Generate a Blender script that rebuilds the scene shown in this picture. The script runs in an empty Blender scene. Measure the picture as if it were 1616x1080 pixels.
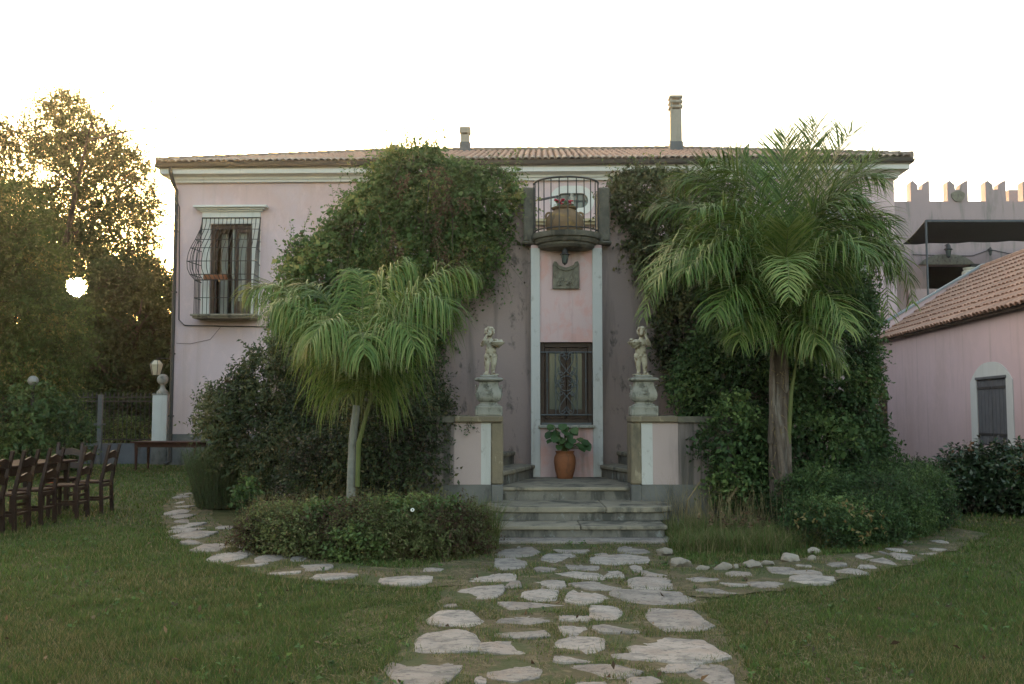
import bpy, bmesh, math, random
import numpy as np
from mathutils import Vector, Matrix

random.seed(7)
rng = np.random.default_rng(11)
R = math.radians
scene = bpy.context.scene
COL = scene.collection

# ------------------------------------------------------------------ camera, sky, sun, exposure
CAM_H, PITCH, FPX = 1.45, R(4.19), 1571.0
cam = bpy.data.cameras.new('camera')
cam.sensor_width = 36.0
cam.lens = 35.0
cam.clip_start, cam.clip_end = 0.05, 3000
camo = bpy.data.objects.new('camera', cam)
COL.objects.link(camo)
camo.location = (0, 0, CAM_H)
camo.rotation_euler = (R(90) + PITCH, 0, 0)
scene.camera = camo

SUN_EL, SUN_AZ = R(6.7), R(-23.8)            # azimuth measured from +Y towards +X
SUN_DIR = Vector((math.sin(SUN_AZ) * math.cos(SUN_EL), math.cos(SUN_AZ) * math.cos(SUN_EL), math.sin(SUN_EL)))
world = bpy.data.worlds.new('World')
scene.world = world
world.use_nodes = True
wn, wl = world.node_tree.nodes, world.node_tree.links
wn.clear()
sky = wn.new('ShaderNodeTexSky')
sky.sky_type = 'NISHITA'
sky.sun_disc = False
sky.sun_elevation = SUN_EL
sky.sun_rotation = SUN_AZ
sky.air_density = 1.0
sky.dust_density = 4.0
sky.ozone_density = 0.12
bg = wn.new('ShaderNodeBackground')
bg.inputs['Strength'].default_value = 0.15
wo = wn.new('ShaderNodeOutputWorld')
wl.new(sky.outputs[0], bg.inputs[0])
wl.new(bg.outputs[0], wo.inputs[0])

sun = bpy.data.lights.new('sun', 'SUN')
sun.energy = 1.0
sun.angle = R(0.6)
sun.color = (1.0, 0.80, 0.55)
suno = bpy.data.objects.new('sun', sun)
COL.objects.link(suno)
suno.location = SUN_DIR * 60
suno.rotation_euler = SUN_DIR.to_track_quat('Z', 'Y').to_euler()

scene.view_settings.view_transform = 'Standard'
scene.view_settings.look = 'None'
scene.view_settings.exposure = 2.82
scene.view_settings.gamma = 1.0
scene.view_settings.use_curve_mapping = False
scene.cycles.use_denoising = True
scene.cycles.max_bounces = 6
scene.cycles.diffuse_bounces = 3
scene.cycles.glossy_bounces = 2
scene.cycles.transmission_bounces = 4
scene.cycles.transparent_max_bounces = 6

# ------------------------------------------------------------------ helpers
def ray(px, py):
    u, v = (px - 808) / FPX, (540 - py) / FPX
    c, s = math.cos(PITCH), math.sin(PITCH)
    return Vector((u, c - v * s, s + v * c))

def at(px, py, Y):
    d = ray(px, py)
    k = Y / d.y
    return Vector((d.x * k, Y, CAM_H + d.z * k))

def gnd(px, py, z=0.0):
    d = ray(px, py)
    k = (z - CAM_H) / d.z
    return Vector((d.x * k, d.y * k, z))

FRM = {}                                     # object name -> world matrix (no scale)

def prop(o, label=None, cat=None, group=None, kind=None):
    if label: o['label'] = label
    if cat: o['category'] = cat
    if group: o['group'] = group
    if kind: o['kind'] = kind
    return o

def thing(name, loc, label, cat, group=None, rz=0.0, kind=None):
    o = bpy.data.objects.new(name, None)
    o.empty_display_size = 0.2
    COL.objects.link(o)
    o.location = loc
    o.rotation_euler = (0, 0, rz)
    FRM[o.name] = Matrix.Translation(Vector(loc)) @ Matrix.Rotation(rz, 4, 'Z')
    return prop(o, label, cat, group, kind)

def link_mesh(name, me, mat, parent=None, M0=None):
    """M0: local matrix to the parent (shared mesh pieces)"""
    o = bpy.data.objects.new(name, me)
    COL.objects.link(o)
    if mat is not None and not me.materials:
        me.materials.append(mat)
    if parent is not None:
        o.parent = parent
        if M0 is not None:
            o.matrix_basis = M0
            FRM[o.name] = FRM[parent.name] @ M0
        else:
            FRM[o.name] = FRM[parent.name]
    elif M0 is not None:
        o.matrix_basis = M0
        FRM[o.name] = M0
    else:
        FRM[o.name] = Matrix.Identity(4)
    return o

def put(name, V, faces, mat, parent=None, space='W', smooth=False, attrs=None, sharp=None):
    """link vertices and faces as one mesh object. space W: world coordinates, L: coordinates of the parent"""
    V = np.asarray(V, dtype=np.float64).reshape(-1, 3)
    M0 = None
    if space == 'W':
        if parent is not None:
            inv = np.array(FRM[parent.name].inverted())
            V = V @ inv[:3, :3].T + inv[:3, 3]
        else:
            lo, hi = V.min(0), V.max(0)
            c = np.array([(lo[0] + hi[0]) / 2, (lo[1] + hi[1]) / 2, lo[2]])
            V = V - c
            M0 = Matrix.Translation(Vector(c))
    me = bpy.data.meshes.new(name)
    if isinstance(faces, np.ndarray):
        n, k = faces.shape
        me.vertices.add(len(V)); me.vertices.foreach_set('co', V.astype(np.float32).ravel())
        me.loops.add(n * k); me.loops.foreach_set('vertex_index', faces.astype(np.int32).ravel())
        me.polygons.add(n); me.polygons.foreach_set('loop_start', np.arange(0, n * k, k, dtype=np.int32))
        me.update(calc_edges=True)
    else:
        me.from_pydata([tuple(v) for v in V], [], faces)
        me.update()
    if smooth:
        me.polygons.foreach_set('use_smooth', np.ones(len(me.polygons), dtype=bool))
        if sharp:
            me.set_sharp_from_angle(angle=R(sharp))
    if attrs:
        for nm, arr in attrs.items():
            a = me.attributes.new(nm, 'FLOAT', 'POINT')
            a.data.foreach_set('value', np.asarray(arr, dtype=np.float32))
    return link_mesh(name, me, mat, parent, M0)

class MB:
    def __init__(s):
        s.V, s.F = [], []
    def add(s, vs, fs):
        b = len(s.V)
        s.V += [Vector(v) for v in vs]
        s.F += [tuple(i + b for i in f) for f in fs]
        return s
    def box(s, x0, x1, y0, y1, z0, z1):
        return s.add([(x0, y0, z0), (x1, y0, z0), (x1, y1, z0), (x0, y1, z0), (x0, y0, z1), (x1, y0, z1), (x1, y1, z1), (x0, y1, z1)],
                     [(0, 3, 2, 1), (4, 5, 6, 7), (0, 1, 5, 4), (1, 2, 6, 5), (2, 3, 7, 6), (3, 0, 4, 7)])
    def beam(s, a, b, w, h, up=(0, 0, 1), w2=None, h2=None):
        """bar of rectangular section from a to b"""
        a, b = Vector(a), Vector(b)
        d = (b - a).normalized()
        u = Vector(up)
        sd = d.cross(u)
        if sd.length < 1e-4: sd = d.cross(Vector((1, 0, 0)))
        sd.normalize(); u = sd.cross(d).normalized()
        w2 = w if w2 is None else w2; h2 = h if h2 is None else h2
        vs = []
        for p, ww, hh in ((a, w, h), (b, w2, h2)):
            for i, j in ((-1, -1), (1, -1), (1, 1), (-1, 1)):
                vs.append(p + sd * (i * ww / 2) + u * (j * hh / 2))
        return s.add(vs, [(0, 1, 2, 3), (7, 6, 5, 4), (0, 4, 5, 1), (1, 5, 6, 2), (2, 6, 7, 3), (3, 7, 4, 0)])
    def tube(s, pts, r, n=6, cap=True):
        pts = [Vector(p) for p in pts]
        rs = r if isinstance(r, (list, tuple)) else [r] * len(pts)
        b = len(s.V); ref = None
        for i, p in enumerate(pts):
            t = (pts[min(i + 1, len(pts) - 1)] - pts[max(i - 1, 0)])
            if t.length < 1e-9: t = Vector((0, 0, 1))
            t.normalize()
            if ref is None:
                ref = t.cross(Vector((0, 0, 1)))
                if ref.length < 1e-3: ref = t.cross(Vector((1, 0, 0)))
            ref = (ref - t * ref.dot(t))
            if ref.length < 1e-6: ref = t.orthogonal()
            ref.normalize()
            q = t.cross(ref)
            for k in range(n):
                a = 2 * math.pi * k / n
                s.V.append(p + (ref * math.cos(a) + q * math.sin(a)) * rs[i])
        for i in range(len(pts) - 1):
            for k in range(n):
                a0, a1 = b + i * n + k, b + i * n + (k + 1) % n
                s.F.append((a0, a1, a1 + n, a0 + n))
        if cap:
            s.F.append(tuple(b + k for k in range(n))[::-1])
            e = b + (len(pts) - 1) * n
            s.F.append(tuple(e + k for k in range(n)))
        return s
    def lathe(s, prof, c=(0, 0, 0), n=20, sq=0.0, a0=0.0, a1=2 * math.pi, cap=True):
        """prof [(r,z)]; sq>0 pulls the round section to a rounded square"""
        c = Vector(c); b = len(s.V)
        full = abs(a1 - a0 - 2 * math.pi) < 1e-6
        m = n if full else n + 1
        for r_, z in prof:
            for k in range(m):
                a = a0 + (a1 - a0) * k / n
                x, y = math.cos(a), math.sin(a)
                f = 1.0
                if sq > 0:
                    f = 1 / max(abs(x), abs(y)) * sq + (1 - sq)
                s.V.append(c + Vector((x * r_ * f, y * r_ * f, z)))
        for i in range(len(prof) - 1):
            for k in range(n):
                k2 = (k + 1) % m
                s.F.append((b + i * m + k, b + i * m + k2, b + (i + 1) * m + k2, b + (i + 1) * m + k))
        if cap:
            s.F.append(tuple(b + k for k in range(m))[::-1])
            e = b + (len(prof) - 1) * m
            s.F.append(tuple(e + k for k in range(m)))
        return s
    def prism(s, poly, z0, z1):
        """plan polygon [(x,y)] counter-clockwise"""
        n = len(poly)
        vs = [(p[0], p[1], z0) for p in poly] + [(p[0], p[1], z1) for p in poly]
        fs = [tuple(range(n))[::-1], tuple(range(n, 2 * n))] + [(i, (i + 1) % n, n + (i + 1) % n, n + i) for i in range(n)]
        return s.add(vs, fs)
    def slab_y(s, poly, y0, y1):
        """facade polygon [(x,z)] pushed from y0 (front) to y1 (back)"""
        n = len(poly)
        vs = [(p[0], y0, p[1]) for p in poly] + [(p[0], y1, p[1]) for p in poly]
        fs = [tuple(range(n)), tuple(range(n, 2 * n))[::-1]] + [((i + 1) % n, i, n + i, n + (i + 1) % n) for i in range(n)]
        return s.add(vs, fs)
    def build(s, name, mat, parent=None, space='L', smooth=False, bevel=0.0, sharp=35, seg=1):
        if not s.V: return None
        V, F = s.V, s.F
        if bevel > 0:
            bm = bmesh.new()
            vs = [bm.verts.new(v) for v in V]
            for f in F:
                try: bm.faces.new([vs[i] for i in f])
                except ValueError: pass
            bm.normal_update()
            es = [e for e in bm.edges if len(e.link_faces) == 2 and e.calc_face_angle(0) > R(30)]
            bmesh.ops.bevel(bm, geom=es, offset=bevel, segments=seg, affect='EDGES', profile=0.5)
            bm.verts.ensure_lookup_table(); bm.verts.index_update()
            V = [v.co.copy() for v in bm.verts]; F = [tuple(v.index for v in f.verts) for f in bm.faces]
            bm.free()
        if parent is None: space = 'W'
        return put(name, [tuple(v) for v in V], F, mat, parent, space, smooth, None, sharp if smooth else None)

def copy_tree(o, loc=None, rz=None, label=None, parent=None):
    c = o.copy()
    COL.objects.link(c)
    if parent is not None: c.parent = parent
    if loc is not None: c.location = loc
    if rz is not None: c.rotation_euler = (0, 0, rz)
    if label: c['label'] = label
    for ch in [x for x in o.children]:
        copy_tree(ch, parent=c)
    return c

def bez(p0, p1, p2, p3, n):
    out = []
    for i in range(n):
        t = i / (n - 1); u = 1 - t
        out.append(Vector(p0) * u ** 3 + Vector(p1) * 3 * u * u * t + Vector(p2) * 3 * u * t * t + Vector(p3) * t ** 3)
    return out

# ------------------------------------------------------------------ materials
def newmat(name):
    m = bpy.data.materials.new(name)
    m.use_nodes = True
    nt = m.node_tree
    nt.nodes.clear()
    out = nt.nodes.new('ShaderNodeOutputMaterial')
    return m, nt, out

def ramp(nt, stops, fac):
    r = nt.nodes.new('ShaderNodeValToRGB')
    e = r.color_ramp.elements
    while len(e) < len(stops): e.new(0.5)
    for i, (p, c) in enumerate(stops):
        e[i].position = p
        e[i].color = (c[0], c[1], c[2], 1) if hasattr(c, '__len__') else (c, c, c, 1)
    nt.links.new(fac, r.inputs[0])
    return r

def noise(nt, vec, scale, detail=5, rough=0.6, dist=0.0):
    n = nt.nodes.new('ShaderNodeTexNoise')
    n.inputs['Scale'].default_value = scale
    n.inputs['Detail'].default_value = detail
    n.inputs['Roughness'].default_value = rough
    n.inputs['Distortion'].default_value = dist
    nt.links.new(vec, n.inputs['Vector'])
    return n

def mapping(nt, scale=(1, 1, 1), coord='Object'):
    tc = nt.nodes.new('ShaderNodeTexCoord')
    mp = nt.nodes.new('ShaderNodeMapping')
    mp.inputs['Scale'].default_value = scale
    nt.links.new(tc.outputs[coord], mp.inputs['Vector'])
    return mp.outputs[0]

def mixc(nt, fac, a, b):
    m = nt.nodes.new('ShaderNodeMix')
    m.data_type = 'RGBA'
    nt.links.new(fac, m.inputs['Factor'])
    for sock, v in ((m.inputs['A'], a), (m.inputs['B'], b)):
        if hasattr(v, 'is_output') or hasattr(v, 'links'): nt.links.new(v, sock)
        else: sock.default_value = (*v, 1)
    return m.outputs['Result']

def surf(name, c1, c2=None, scale=3.0, rng_=(0.35, 0.65), stains=(), rough=0.85, bump=0.25, bscale=40, bdist=0.01, spec=0.25, rand=0.0, metallic=0.0, detail=6, damp=None):
    """stains: [(colour, scale(xyz), lo, hi, strength)] each a blotch or streak layer with a shape of its own"""
    m, nt, out = newmat(name)
    p = nt.nodes.new('ShaderNodeBsdfPrincipled')
    nt.links.new(p.outputs[0], out.inputs[0])
    p.inputs['Roughness'].default_value = rough
    p.inputs['Specular IOR Level'].default_value = spec
    p.inputs['Metallic'].default_value = metallic
    vec = mapping(nt)
    c2 = c2 or tuple(v * 0.8 for v in c1)
    n1 = noise(nt, vec, scale, detail)
    col = ramp(nt, [(rng_[0], c1), (rng_[1], c2)], n1.outputs[0]).outputs[0]
    for i, (sc, sv, lo, hi, st) in enumerate(stains):
        v2 = mapping(nt, sv)
        n2 = noise(nt, v2, 1.0, 8, 0.65, 0.3)
        lo, hi = .5 + (lo - .5) * .5, .5 + (hi - .5) * .55
        f = ramp(nt, [(lo, 0.0), (hi, st)], n2.outputs[0]).outputs[0]
        col = mixc(nt, f, col, sc)
    if damp:                                  # rising damp: a ragged tide mark along the foot of the wall
        dc, z0, z1, st = damp
        sx = nt.nodes.new('ShaderNodeSeparateXYZ'); nt.links.new(vec, sx.inputs[0])
        nd = noise(nt, mapping(nt, (1.3, 1.3, .5)), 1.0, 7, .65)
        ad = nt.nodes.new('ShaderNodeMath'); ad.operation = 'MULTIPLY_ADD'; ad.inputs[1].default_value = -2.6; 
        nt.links.new(nd.outputs[0], ad.inputs[0]); nt.links.new(sx.outputs[2], ad.inputs[2])
        mr_ = nt.nodes.new('ShaderNodeMapRange'); mr_.inputs['From Min'].default_value = z0 - 1.3; mr_.inputs['From Max'].default_value = z1 - 1.3
        mr_.inputs['To Min'].default_value = st; mr_.inputs['To Max'].default_value = 0.0
        nt.links.new(ad.outputs[0], mr_.inputs['Value'])
        col = mixc(nt, mr_.outputs[0], col, dc)
    if rand > 0:
        oi = nt.nodes.new('ShaderNodeObjectInfo')
        mr = nt.nodes.new('ShaderNodeMapRange')
        mr.inputs['To Min'].default_value = 1 - rand
        mr.inputs['To Max'].default_value = 1 + rand
        nt.links.new(oi.outputs['Random'], mr.inputs['Value'])
        hs = nt.nodes.new('ShaderNodeHueSaturation')
        nt.links.new(mr.outputs[0], hs.inputs['Value'])
        nt.links.new(col, hs.inputs['Color'])
        col = hs.outputs[0]
    nt.links.new(col, p.inputs['Base Color'])
    if bump > 0:
        nb = noise(nt, vec, bscale, 6, 0.7)
        b = nt.nodes.new('ShaderNodeBump')
        b.inputs['Strength'].default_value = bump
        b.inputs['Distance'].default_value = bdist
        nt.links.new(nb.outputs[0], b.inputs['Height'])
        nt.links.new(b.outputs[0], p.inputs['Normal'])
    return m

def leafmat(name, stops, trans=0.3, rough=0.55, spec=0.3, tip=None):
    m, nt, out = newmat(name)
    at_ = nt.nodes.new('ShaderNodeAttribute')
    at_.attribute_name = 'shade'
    col = ramp(nt, stops, at_.outputs['Fac']).outputs[0]
    if tip:
        a2 = nt.nodes.new('ShaderNodeAttribute')
        a2.attribute_name = 'tip'
        f = ramp(nt, [(0.7, 0.0), (1.0, 1.0)], a2.outputs['Fac']).outputs[0]
        col = mixc(nt, f, col, tip)
    p = nt.nodes.new('ShaderNodeBsdfPrincipled')
    p.inputs['Roughness'].default_value = rough
    p.inputs['Specular IOR Level'].default_value = spec
    nt.links.new(col, p.inputs['Base Color'])
    if trans > 0:
        t = nt.nodes.new('ShaderNodeBsdfTranslucent')
        hs = nt.nodes.new('ShaderNodeHueSaturation')
        hs.inputs['Value'].default_value = 1.3
        hs.inputs['Hue'].default_value = 0.48
        nt.links.new(col, hs.inputs['Color'])
        nt.links.new(hs.outputs[0], t.inputs['Color'])
        mx = nt.nodes.new('ShaderNodeMixShader')
        mx.inputs[0].default_value = trans
        nt.links.new(p.outputs[0], mx.inputs[1])
        nt.links.new(t.outputs[0], mx.inputs[2])
        nt.links.new(mx.outputs[0], out.inputs[0])
    else:
        nt.links.new(p.outputs[0], out.inputs[0])
    return m

def glassmat(name, tint=(0.02, 0.025, 0.025), rough=0.08):
    m, nt, out = newmat(name)
    p = nt.nodes.new('ShaderNodeBsdfPrincipled')
    p.inputs['Base Color'].default_value = (*tint, 1)
    p.inputs['Roughness'].default_value = rough
    p.inputs['Specular IOR Level'].default_value = 0.45
    nt.links.new(p.outputs[0], out.inputs[0])
    return m

def emit(name, c, s):
    m, nt, out = newmat(name)
    e = nt.nodes.new('ShaderNodeEmission')
    e.inputs[0].default_value = (*c, 1); e.inputs[1].default_value = s
    nt.links.new(e.outputs[0], out.inputs[0])
    return m

GRIME = (0.10, 0.09, 0.08)
PINK = (0.545, 0.418, 0.438)
m_pink = surf('pink_plaster', PINK, (0.515, 0.395, 0.42), 0.7, (0.4, 0.6), [((0.52, 0.36, 0.345), (.5, .5, .35), .5, .7, .7), ((0.62, 0.46, 0.465), (2.2, 2.2, 1.2), .52, .7, .5), ((.42, .33, .32), (4, 4, .18), .56, .8, .4)], 0.92, 0.2, 60, damp=((.46, .33, .30), 1.0, 2.9, .6))
m_pinkdirty = surf('pink_plaster_worn', (0.54, 0.375, 0.37), (0.51, 0.375, 0.38), 1.5, (0.3, 0.7), [((0.54, 0.31, 0.28), (2.2, 2.2, 1.6), .5, .66, .75), (GRIME, (5, 5, .5), .6, .9, .4)], 0.92, 0.25, 60)
m_pinkwing = surf('pink_plaster_wing', (0.61, 0.445, 0.46), (0.575, 0.425, 0.44), .6, (.3, .7), [((0.50, 0.36, 0.35), (.7, .7, .25), .5, .8, .55), ((.66, .48, .48), (4, 4, 4), .5, .7, .3), ((.40, .30, .29), (6, 6, .3), .58, .8, .45)], .92, .25, 50, damp=((.42, .30, .28), .2, 1.9, .6))
m_white = surf('white_trim', (0.60, 0.59, 0.57), (0.55, 0.545, 0.53), 2, (.3, .7), [((0.38, 0.38, 0.35), (6, 6, .6), .6, .9, .5)], .85, .15, 60)
m_strip = surf('white_pilaster_paint', (0.47, 0.46, 0.45), (0.425, 0.42, 0.415), 2, (.3, .7), [((0.30, 0.28, 0.26), (5, 5, .5), .58, .9, .6), ((.25, .23, .21), (9, 9, 6), .68, .8, .6)], .85, .2, 60)
m_stair = surf('stained_shaded_stair_plaster', (0.265, 0.205, 0.195), (0.30, 0.225, 0.21), 1.2, (.3, .7), [((0.085, 0.072, 0.065), (2.4, 2.4, .28), .5, .8, .6), ((0.33, 0.22, 0.19), (1.6, 1.6, .6), .56, .74, .6), ((.04, .04, .036), (5, 5, 3), .64, .8, .7)], .95, .35, 45)  # darker base holds both stain and the shade under the creepers
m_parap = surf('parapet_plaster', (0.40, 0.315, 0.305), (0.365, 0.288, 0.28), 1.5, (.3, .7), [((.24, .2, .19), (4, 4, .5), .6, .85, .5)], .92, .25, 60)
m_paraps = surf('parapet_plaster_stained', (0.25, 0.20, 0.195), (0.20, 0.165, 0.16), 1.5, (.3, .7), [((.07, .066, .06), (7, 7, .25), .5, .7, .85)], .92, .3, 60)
m_step = surf('weathered_step_stone', (0.25, 0.215, 0.165), (0.18, 0.158, 0.122), 3.5, (.35, .65), [((0.05, 0.05, 0.045), (3, 3, 2.5), .52, .7, .8), ((.27, .23, .18), (5, 5, 5), .62, .78, .5)], .9, .5, 35, .012)
m_riser = surf('rendered_riser', (0.17, 0.155, 0.135), (0.12, 0.11, 0.097), 4, (.35, .65), [((.04, .04, .037), (4, 4, 1.5), .5, .7, .8), ((.26, .27, .27), (6, 6, 4), .62, .75, .6)], .9, .4, 40)
m_ochre = surf('ochre_stone', (0.205, 0.165, 0.115), (0.165, 0.138, 0.10), 4, (.35, .65), [((.08, .075, .06), (4, 4, 1.2), .5, .72, .75), ((.34, .29, .21), (9, 9, 4), .66, .78, .6)], .92, .55, 30, .012)
m_darkstone = surf('lichen_dark_stone', (0.14, 0.128, 0.105), (0.085, 0.08, 0.068), 6, (.35, .65), [((.16, .145, .10), (14, 14, 14), .58, .74, .6), ((.02, .02, .018), (4, 4, 1), .55, .75, .7)], .95, .6, 40, .015)
m_plinth = surf('grey_plinth', (0.15, 0.145, 0.138), (0.105, 0.102, 0.098), 3, (.35, .65), [((.05, .05, .045), (4, 4, 2), .55, .75, .7)], .92, .4, 40)
m_pedestal = surf('pedestal_stone', (0.31, 0.30, 0.27), (0.24, 0.235, 0.21), 6, (.35, .65), [((.10, .10, .085), (9, 9, 5), .55, .75, .8)], .9, .5, 50, .006)
m_statue = surf('cast_statue_stone', (0.44, 0.40, 0.32), (0.35, 0.315, 0.25), 9, (.35, .65), [((.12, .075, .035), (11, 11, 9), .54, .68, .85)], .8, .25, 60, .004)
m_plaque = surf('carved_tuff', (0.20, 0.185, 0.145), (0.14, 0.13, 0.105), 14, (.35, .65), [((.07, .06, .05), (12, 12, 8), .58, .75, .7)], .95, .5, 60, .01)
m_tile = surf('terracotta_tile', (0.30, 0.175, 0.125), (0.235, 0.14, 0.105), 9, (.35, .65), [((.27, .24, .20), (8, 8, 8), .56, .70, .6), ((.09, .07, .06), (6, 6, 6), .62, .78, .6)], .9, .4, 60, .006, rand=.28)
m_tileold = surf('lichened_tile', (0.25, 0.185, 0.15), (0.20, 0.16, 0.135), 7, (.35, .65), [((.30, .28, .24), (8, 8, 8), .5, .68, .7), ((.08, .07, .06), (5, 5, 5), .6, .78, .6)], .92, .4, 60, .006, rand=.25)
m_pan = surf('tile_bed', (0.10, 0.065, 0.05), (0.07, 0.05, 0.04), 5, rough=.95)
m_tilew = surf('wing_tile', (0.37, 0.215, 0.155), (0.31, 0.185, 0.135), 9, (.35, .65), [((.30, .25, .20), (5, 5, 5), .58, .72, .5), ((.14, .09, .07), (6, 6, 6), .62, .78, .5)], .9, .4, 60, .006, rand=.16)
m_iron = surf('black_iron', (0.022, 0.022, 0.024), (0.035, 0.03, 0.028), 12, rough=.55, spec=.4, bump=.15)
m_ironblue = surf('painted_grey_iron', (0.095, 0.105, 0.115), (0.07, 0.08, 0.088), 12, rough=.5, spec=.4, bump=.1)
m_gutter = surf('brown_gutter', (0.045, 0.037, 0.034), (0.035, 0.03, 0.028), 5, rough=.5, spec=.4, bump=.05)
m_wood = surf('dark_mahogany', (0.028, 0.010, 0.007), (0.016, 0.007, 0.005), 6, (.3, .7), rough=.5, spec=.35, bump=.12, bscale=25, rand=.15)
m_tabletop = surf('worn_table_wood', (0.040, 0.019, 0.013), (0.028, 0.014, 0.010), 8, rough=.75, spec=.12, bump=.15)
m_redwood = surf('reddish_table_wood', (0.065, 0.022, 0.014), (0.045, 0.017, 0.012), 8, rough=.6, spec=.3, bump=.15)
m_winwood = surf('brown_window_wood', (0.050, 0.026, 0.018), (0.035, 0.02, 0.014), 10, rough=.55, spec=.35, bump=.15)
m_shutter = surf('grey_shutter_paint', (0.115, 0.115, 0.125), (0.095, 0.095, 0.105), 4, rough=.7, spec=.3, bump=.15, stains=[((.07, .065, .065), (3, 3, .6), .55, .8, .6)])
m_glass = glassmat('dark_window_glass', (.085, .105, .095), .12)
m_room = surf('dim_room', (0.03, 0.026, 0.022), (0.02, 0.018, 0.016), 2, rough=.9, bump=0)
m_curtain = surf('pale_curtain', (0.26, 0.29, 0.27), (0.20, 0.23, 0.22), 3, rough=.9, bump=0)
m_amber = surf('amber_cloth', (0.30, 0.17, 0.07), None, 4, rough=.9, bump=0)
m_pot = surf('terracotta_pot', (0.30, 0.115, 0.052), (0.22, 0.085, 0.042), 6, (.3, .7), [((.11, .06, .04), (9, 9, 4), .58, .76, .6)], .8, .3, 40, .004)
m_jar = surf('old_clay_jar', (0.22, 0.145, 0.085), (0.165, 0.105, 0.062), 5, (.3, .7), [((.30, .19, .05), (4, 4, 6), .6, .72, .6), ((.09, .07, .05), (7, 7, 4), .56, .74, .7)], .9, .4, 40, .006)
m_flower = surf('red_petals', (0.45, 0.02, 0.06), None, 6, rough=.6, bump=0)
m_whitepetal = surf('white_petals', (0.75, 0.75, 0.72), None, 6, rough=.6, bump=0)
m_chimney = surf('chimney_render', (0.30, 0.28, 0.24), (0.26, 0.245, 0.215), 4, rough=.9, stains=[((.15, .14, .12), (5, 5, 1), .55, .75, .5)])
m_lead = surf('lead_flashing', (0.10, 0.11, 0.125), None, 6, rough=.6)
m_canopy = surf('dark_canopy_cloth', (0.012, 0.014, 0.017), None, 5, rough=.8, bump=.1)
m_lampglass = surf('milky_lantern_glass', (0.60, 0.54, 0.40), (.5, .45, .33), 6, rough=.25, spec=.5, bump=0)
m_globe = surf('globe_lamp_glass', (0.20, 0.20, 0.19), None, 8, rough=.3, spec=.5, bump=0)
m_lowwall = surf('grey_blue_low_wall', (0.115, 0.125, 0.145), (0.09, 0.10, 0.12), 2, rough=.9, stains=[((.05, .05, .05), (3, 3, 2), .55, .8, .6)])
m_flag = surf('pale_flagstone', (0.33, 0.285, 0.248), (0.27, 0.234, 0.205), 4, (.35, .65), [((.15, .135, .125), (5, 7, 5), .48, .68, .7), ((.29, .225, .185), (2, 2, 2), .5, .66, .6), ((.08, .075, .07), (22, 26, 22), .58, .72, .6)], .95, .9, 34, .02, rand=.2)
m_rock = surf('edging_rock', (0.27, 0.235, 0.195), (0.18, 0.155, 0.128), 4, (.35, .65), [((.07, .065, .055), (5, 5, 5), .52, .7, .7)], .95, .7, 20, .03, rand=.2)
m_trunk = surf('tree_bark', (0.055, 0.043, 0.032), (0.035, 0.028, 0.022), 8, rough=.95, bump=.6, bscale=15, bdist=.03)
m_palmtrunk = surf('palm_trunk', (0.135, 0.105, 0.085), (0.085, 0.065, 0.055), 7, (.35, .65), [((.22, .20, .18), (9, 9, 1.2), .58, .72, .6), ((.045, .032, .026), (11, 11, 1), .52, .7, .7)], .95, .6, 25, .02)
m_palmgrey = surf('young_palm_trunk', (0.21, 0.21, 0.19), (0.14, 0.14, 0.125), 8, (.35, .65), [((.08, .07, .06), (12, 12, 2), .55, .72, .7)], .9, .4, 40, .008)
m_frondstalk = surf('frond_stalk', (0.10, 0.115, 0.035), (0.075, 0.09, 0.03), 8, rough=.6, bump=.1)
m_stem = surf('woody_stem', (0.06, 0.045, 0.033), (0.04, 0.03, 0.024), 12, rough=.95, bump=.2)
m_straw = surf('dry_straw', (0.20, 0.15, 0.085), (.15, .11, .06), 12, rough=.9, bump=0)
# ------------------------------------------------------------------ ground
def ground_material():
    m, nt, out = newmat('lawn_ground')
    p = nt.nodes.new('ShaderNodeBsdfPrincipled')
    p.inputs['Roughness'].default_value = 0.95
    p.inputs['Specular IOR Level'].default_value = 0.1
    nt.links.new(p.outputs[0], out.inputs[0])
    vec = mapping(nt)
    n1 = noise(nt, vec, 0.9, 8, 0.65)
    c = ramp(nt, [(.35, (.046, .055, .019)), (.5, (.065, .068, .026)), (.64, (.12, .098, .05))], n1.outputs[0]).outputs[0]
    n2 = noise(nt, vec, 60, 4, .7)
    f = ramp(nt, [(.4, 0.0), (.75, .6)], n2.outputs[0]).outputs[0]
    c = mixc(nt, f, c, (.035, .042, .015))
    nt.links.new(c, p.inputs['Base Color'])
    b = nt.nodes.new('ShaderNodeBump'); b.inputs['Strength'].default_value = .6; b.inputs['Distance'].default_value = .02
    nt.links.new(n2.outputs[0], b.inputs['Height']); nt.links.new(b.outputs[0], p.inputs['Normal'])
    return m
m_ground = ground_material()
g = put('lawn', [(-500, -100, 0), (500, -100, 0), (500, 900, 0), (-500, 900, 0)], [(0, 1, 2, 3)], m_ground)
prop(g, 'short worn green lawn in front of the villa', None, None, 'structure')

m_soil = surf('path_soil', (0.105, 0.080, 0.046), (0.075, 0.064, 0.032), 3.5, (.4, .6), [((.17, .13, .075), (7, 7, 7), .5, .66, .75), ((.055, .066, .024), (2.2, 2.2, 2.2), .48, .6, .85)], .97, .7, 30, .02)

def strip_poly(name, left, right, z, label):
    """irregular soil sheet between two ground polylines"""
    V, F = [], []
    n = len(left)
    for a, b in zip(left, right):
        V += [(a[0], a[1], z), (b[0], b[1], z)]
    for i in range(n - 1):
        F.append((2 * i, 2 * i + 1, 2 * i + 3, 2 * i + 2))
    o = put(name, V, F, m_soil)
    return prop(o, label, None, None, 'structure')

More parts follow.
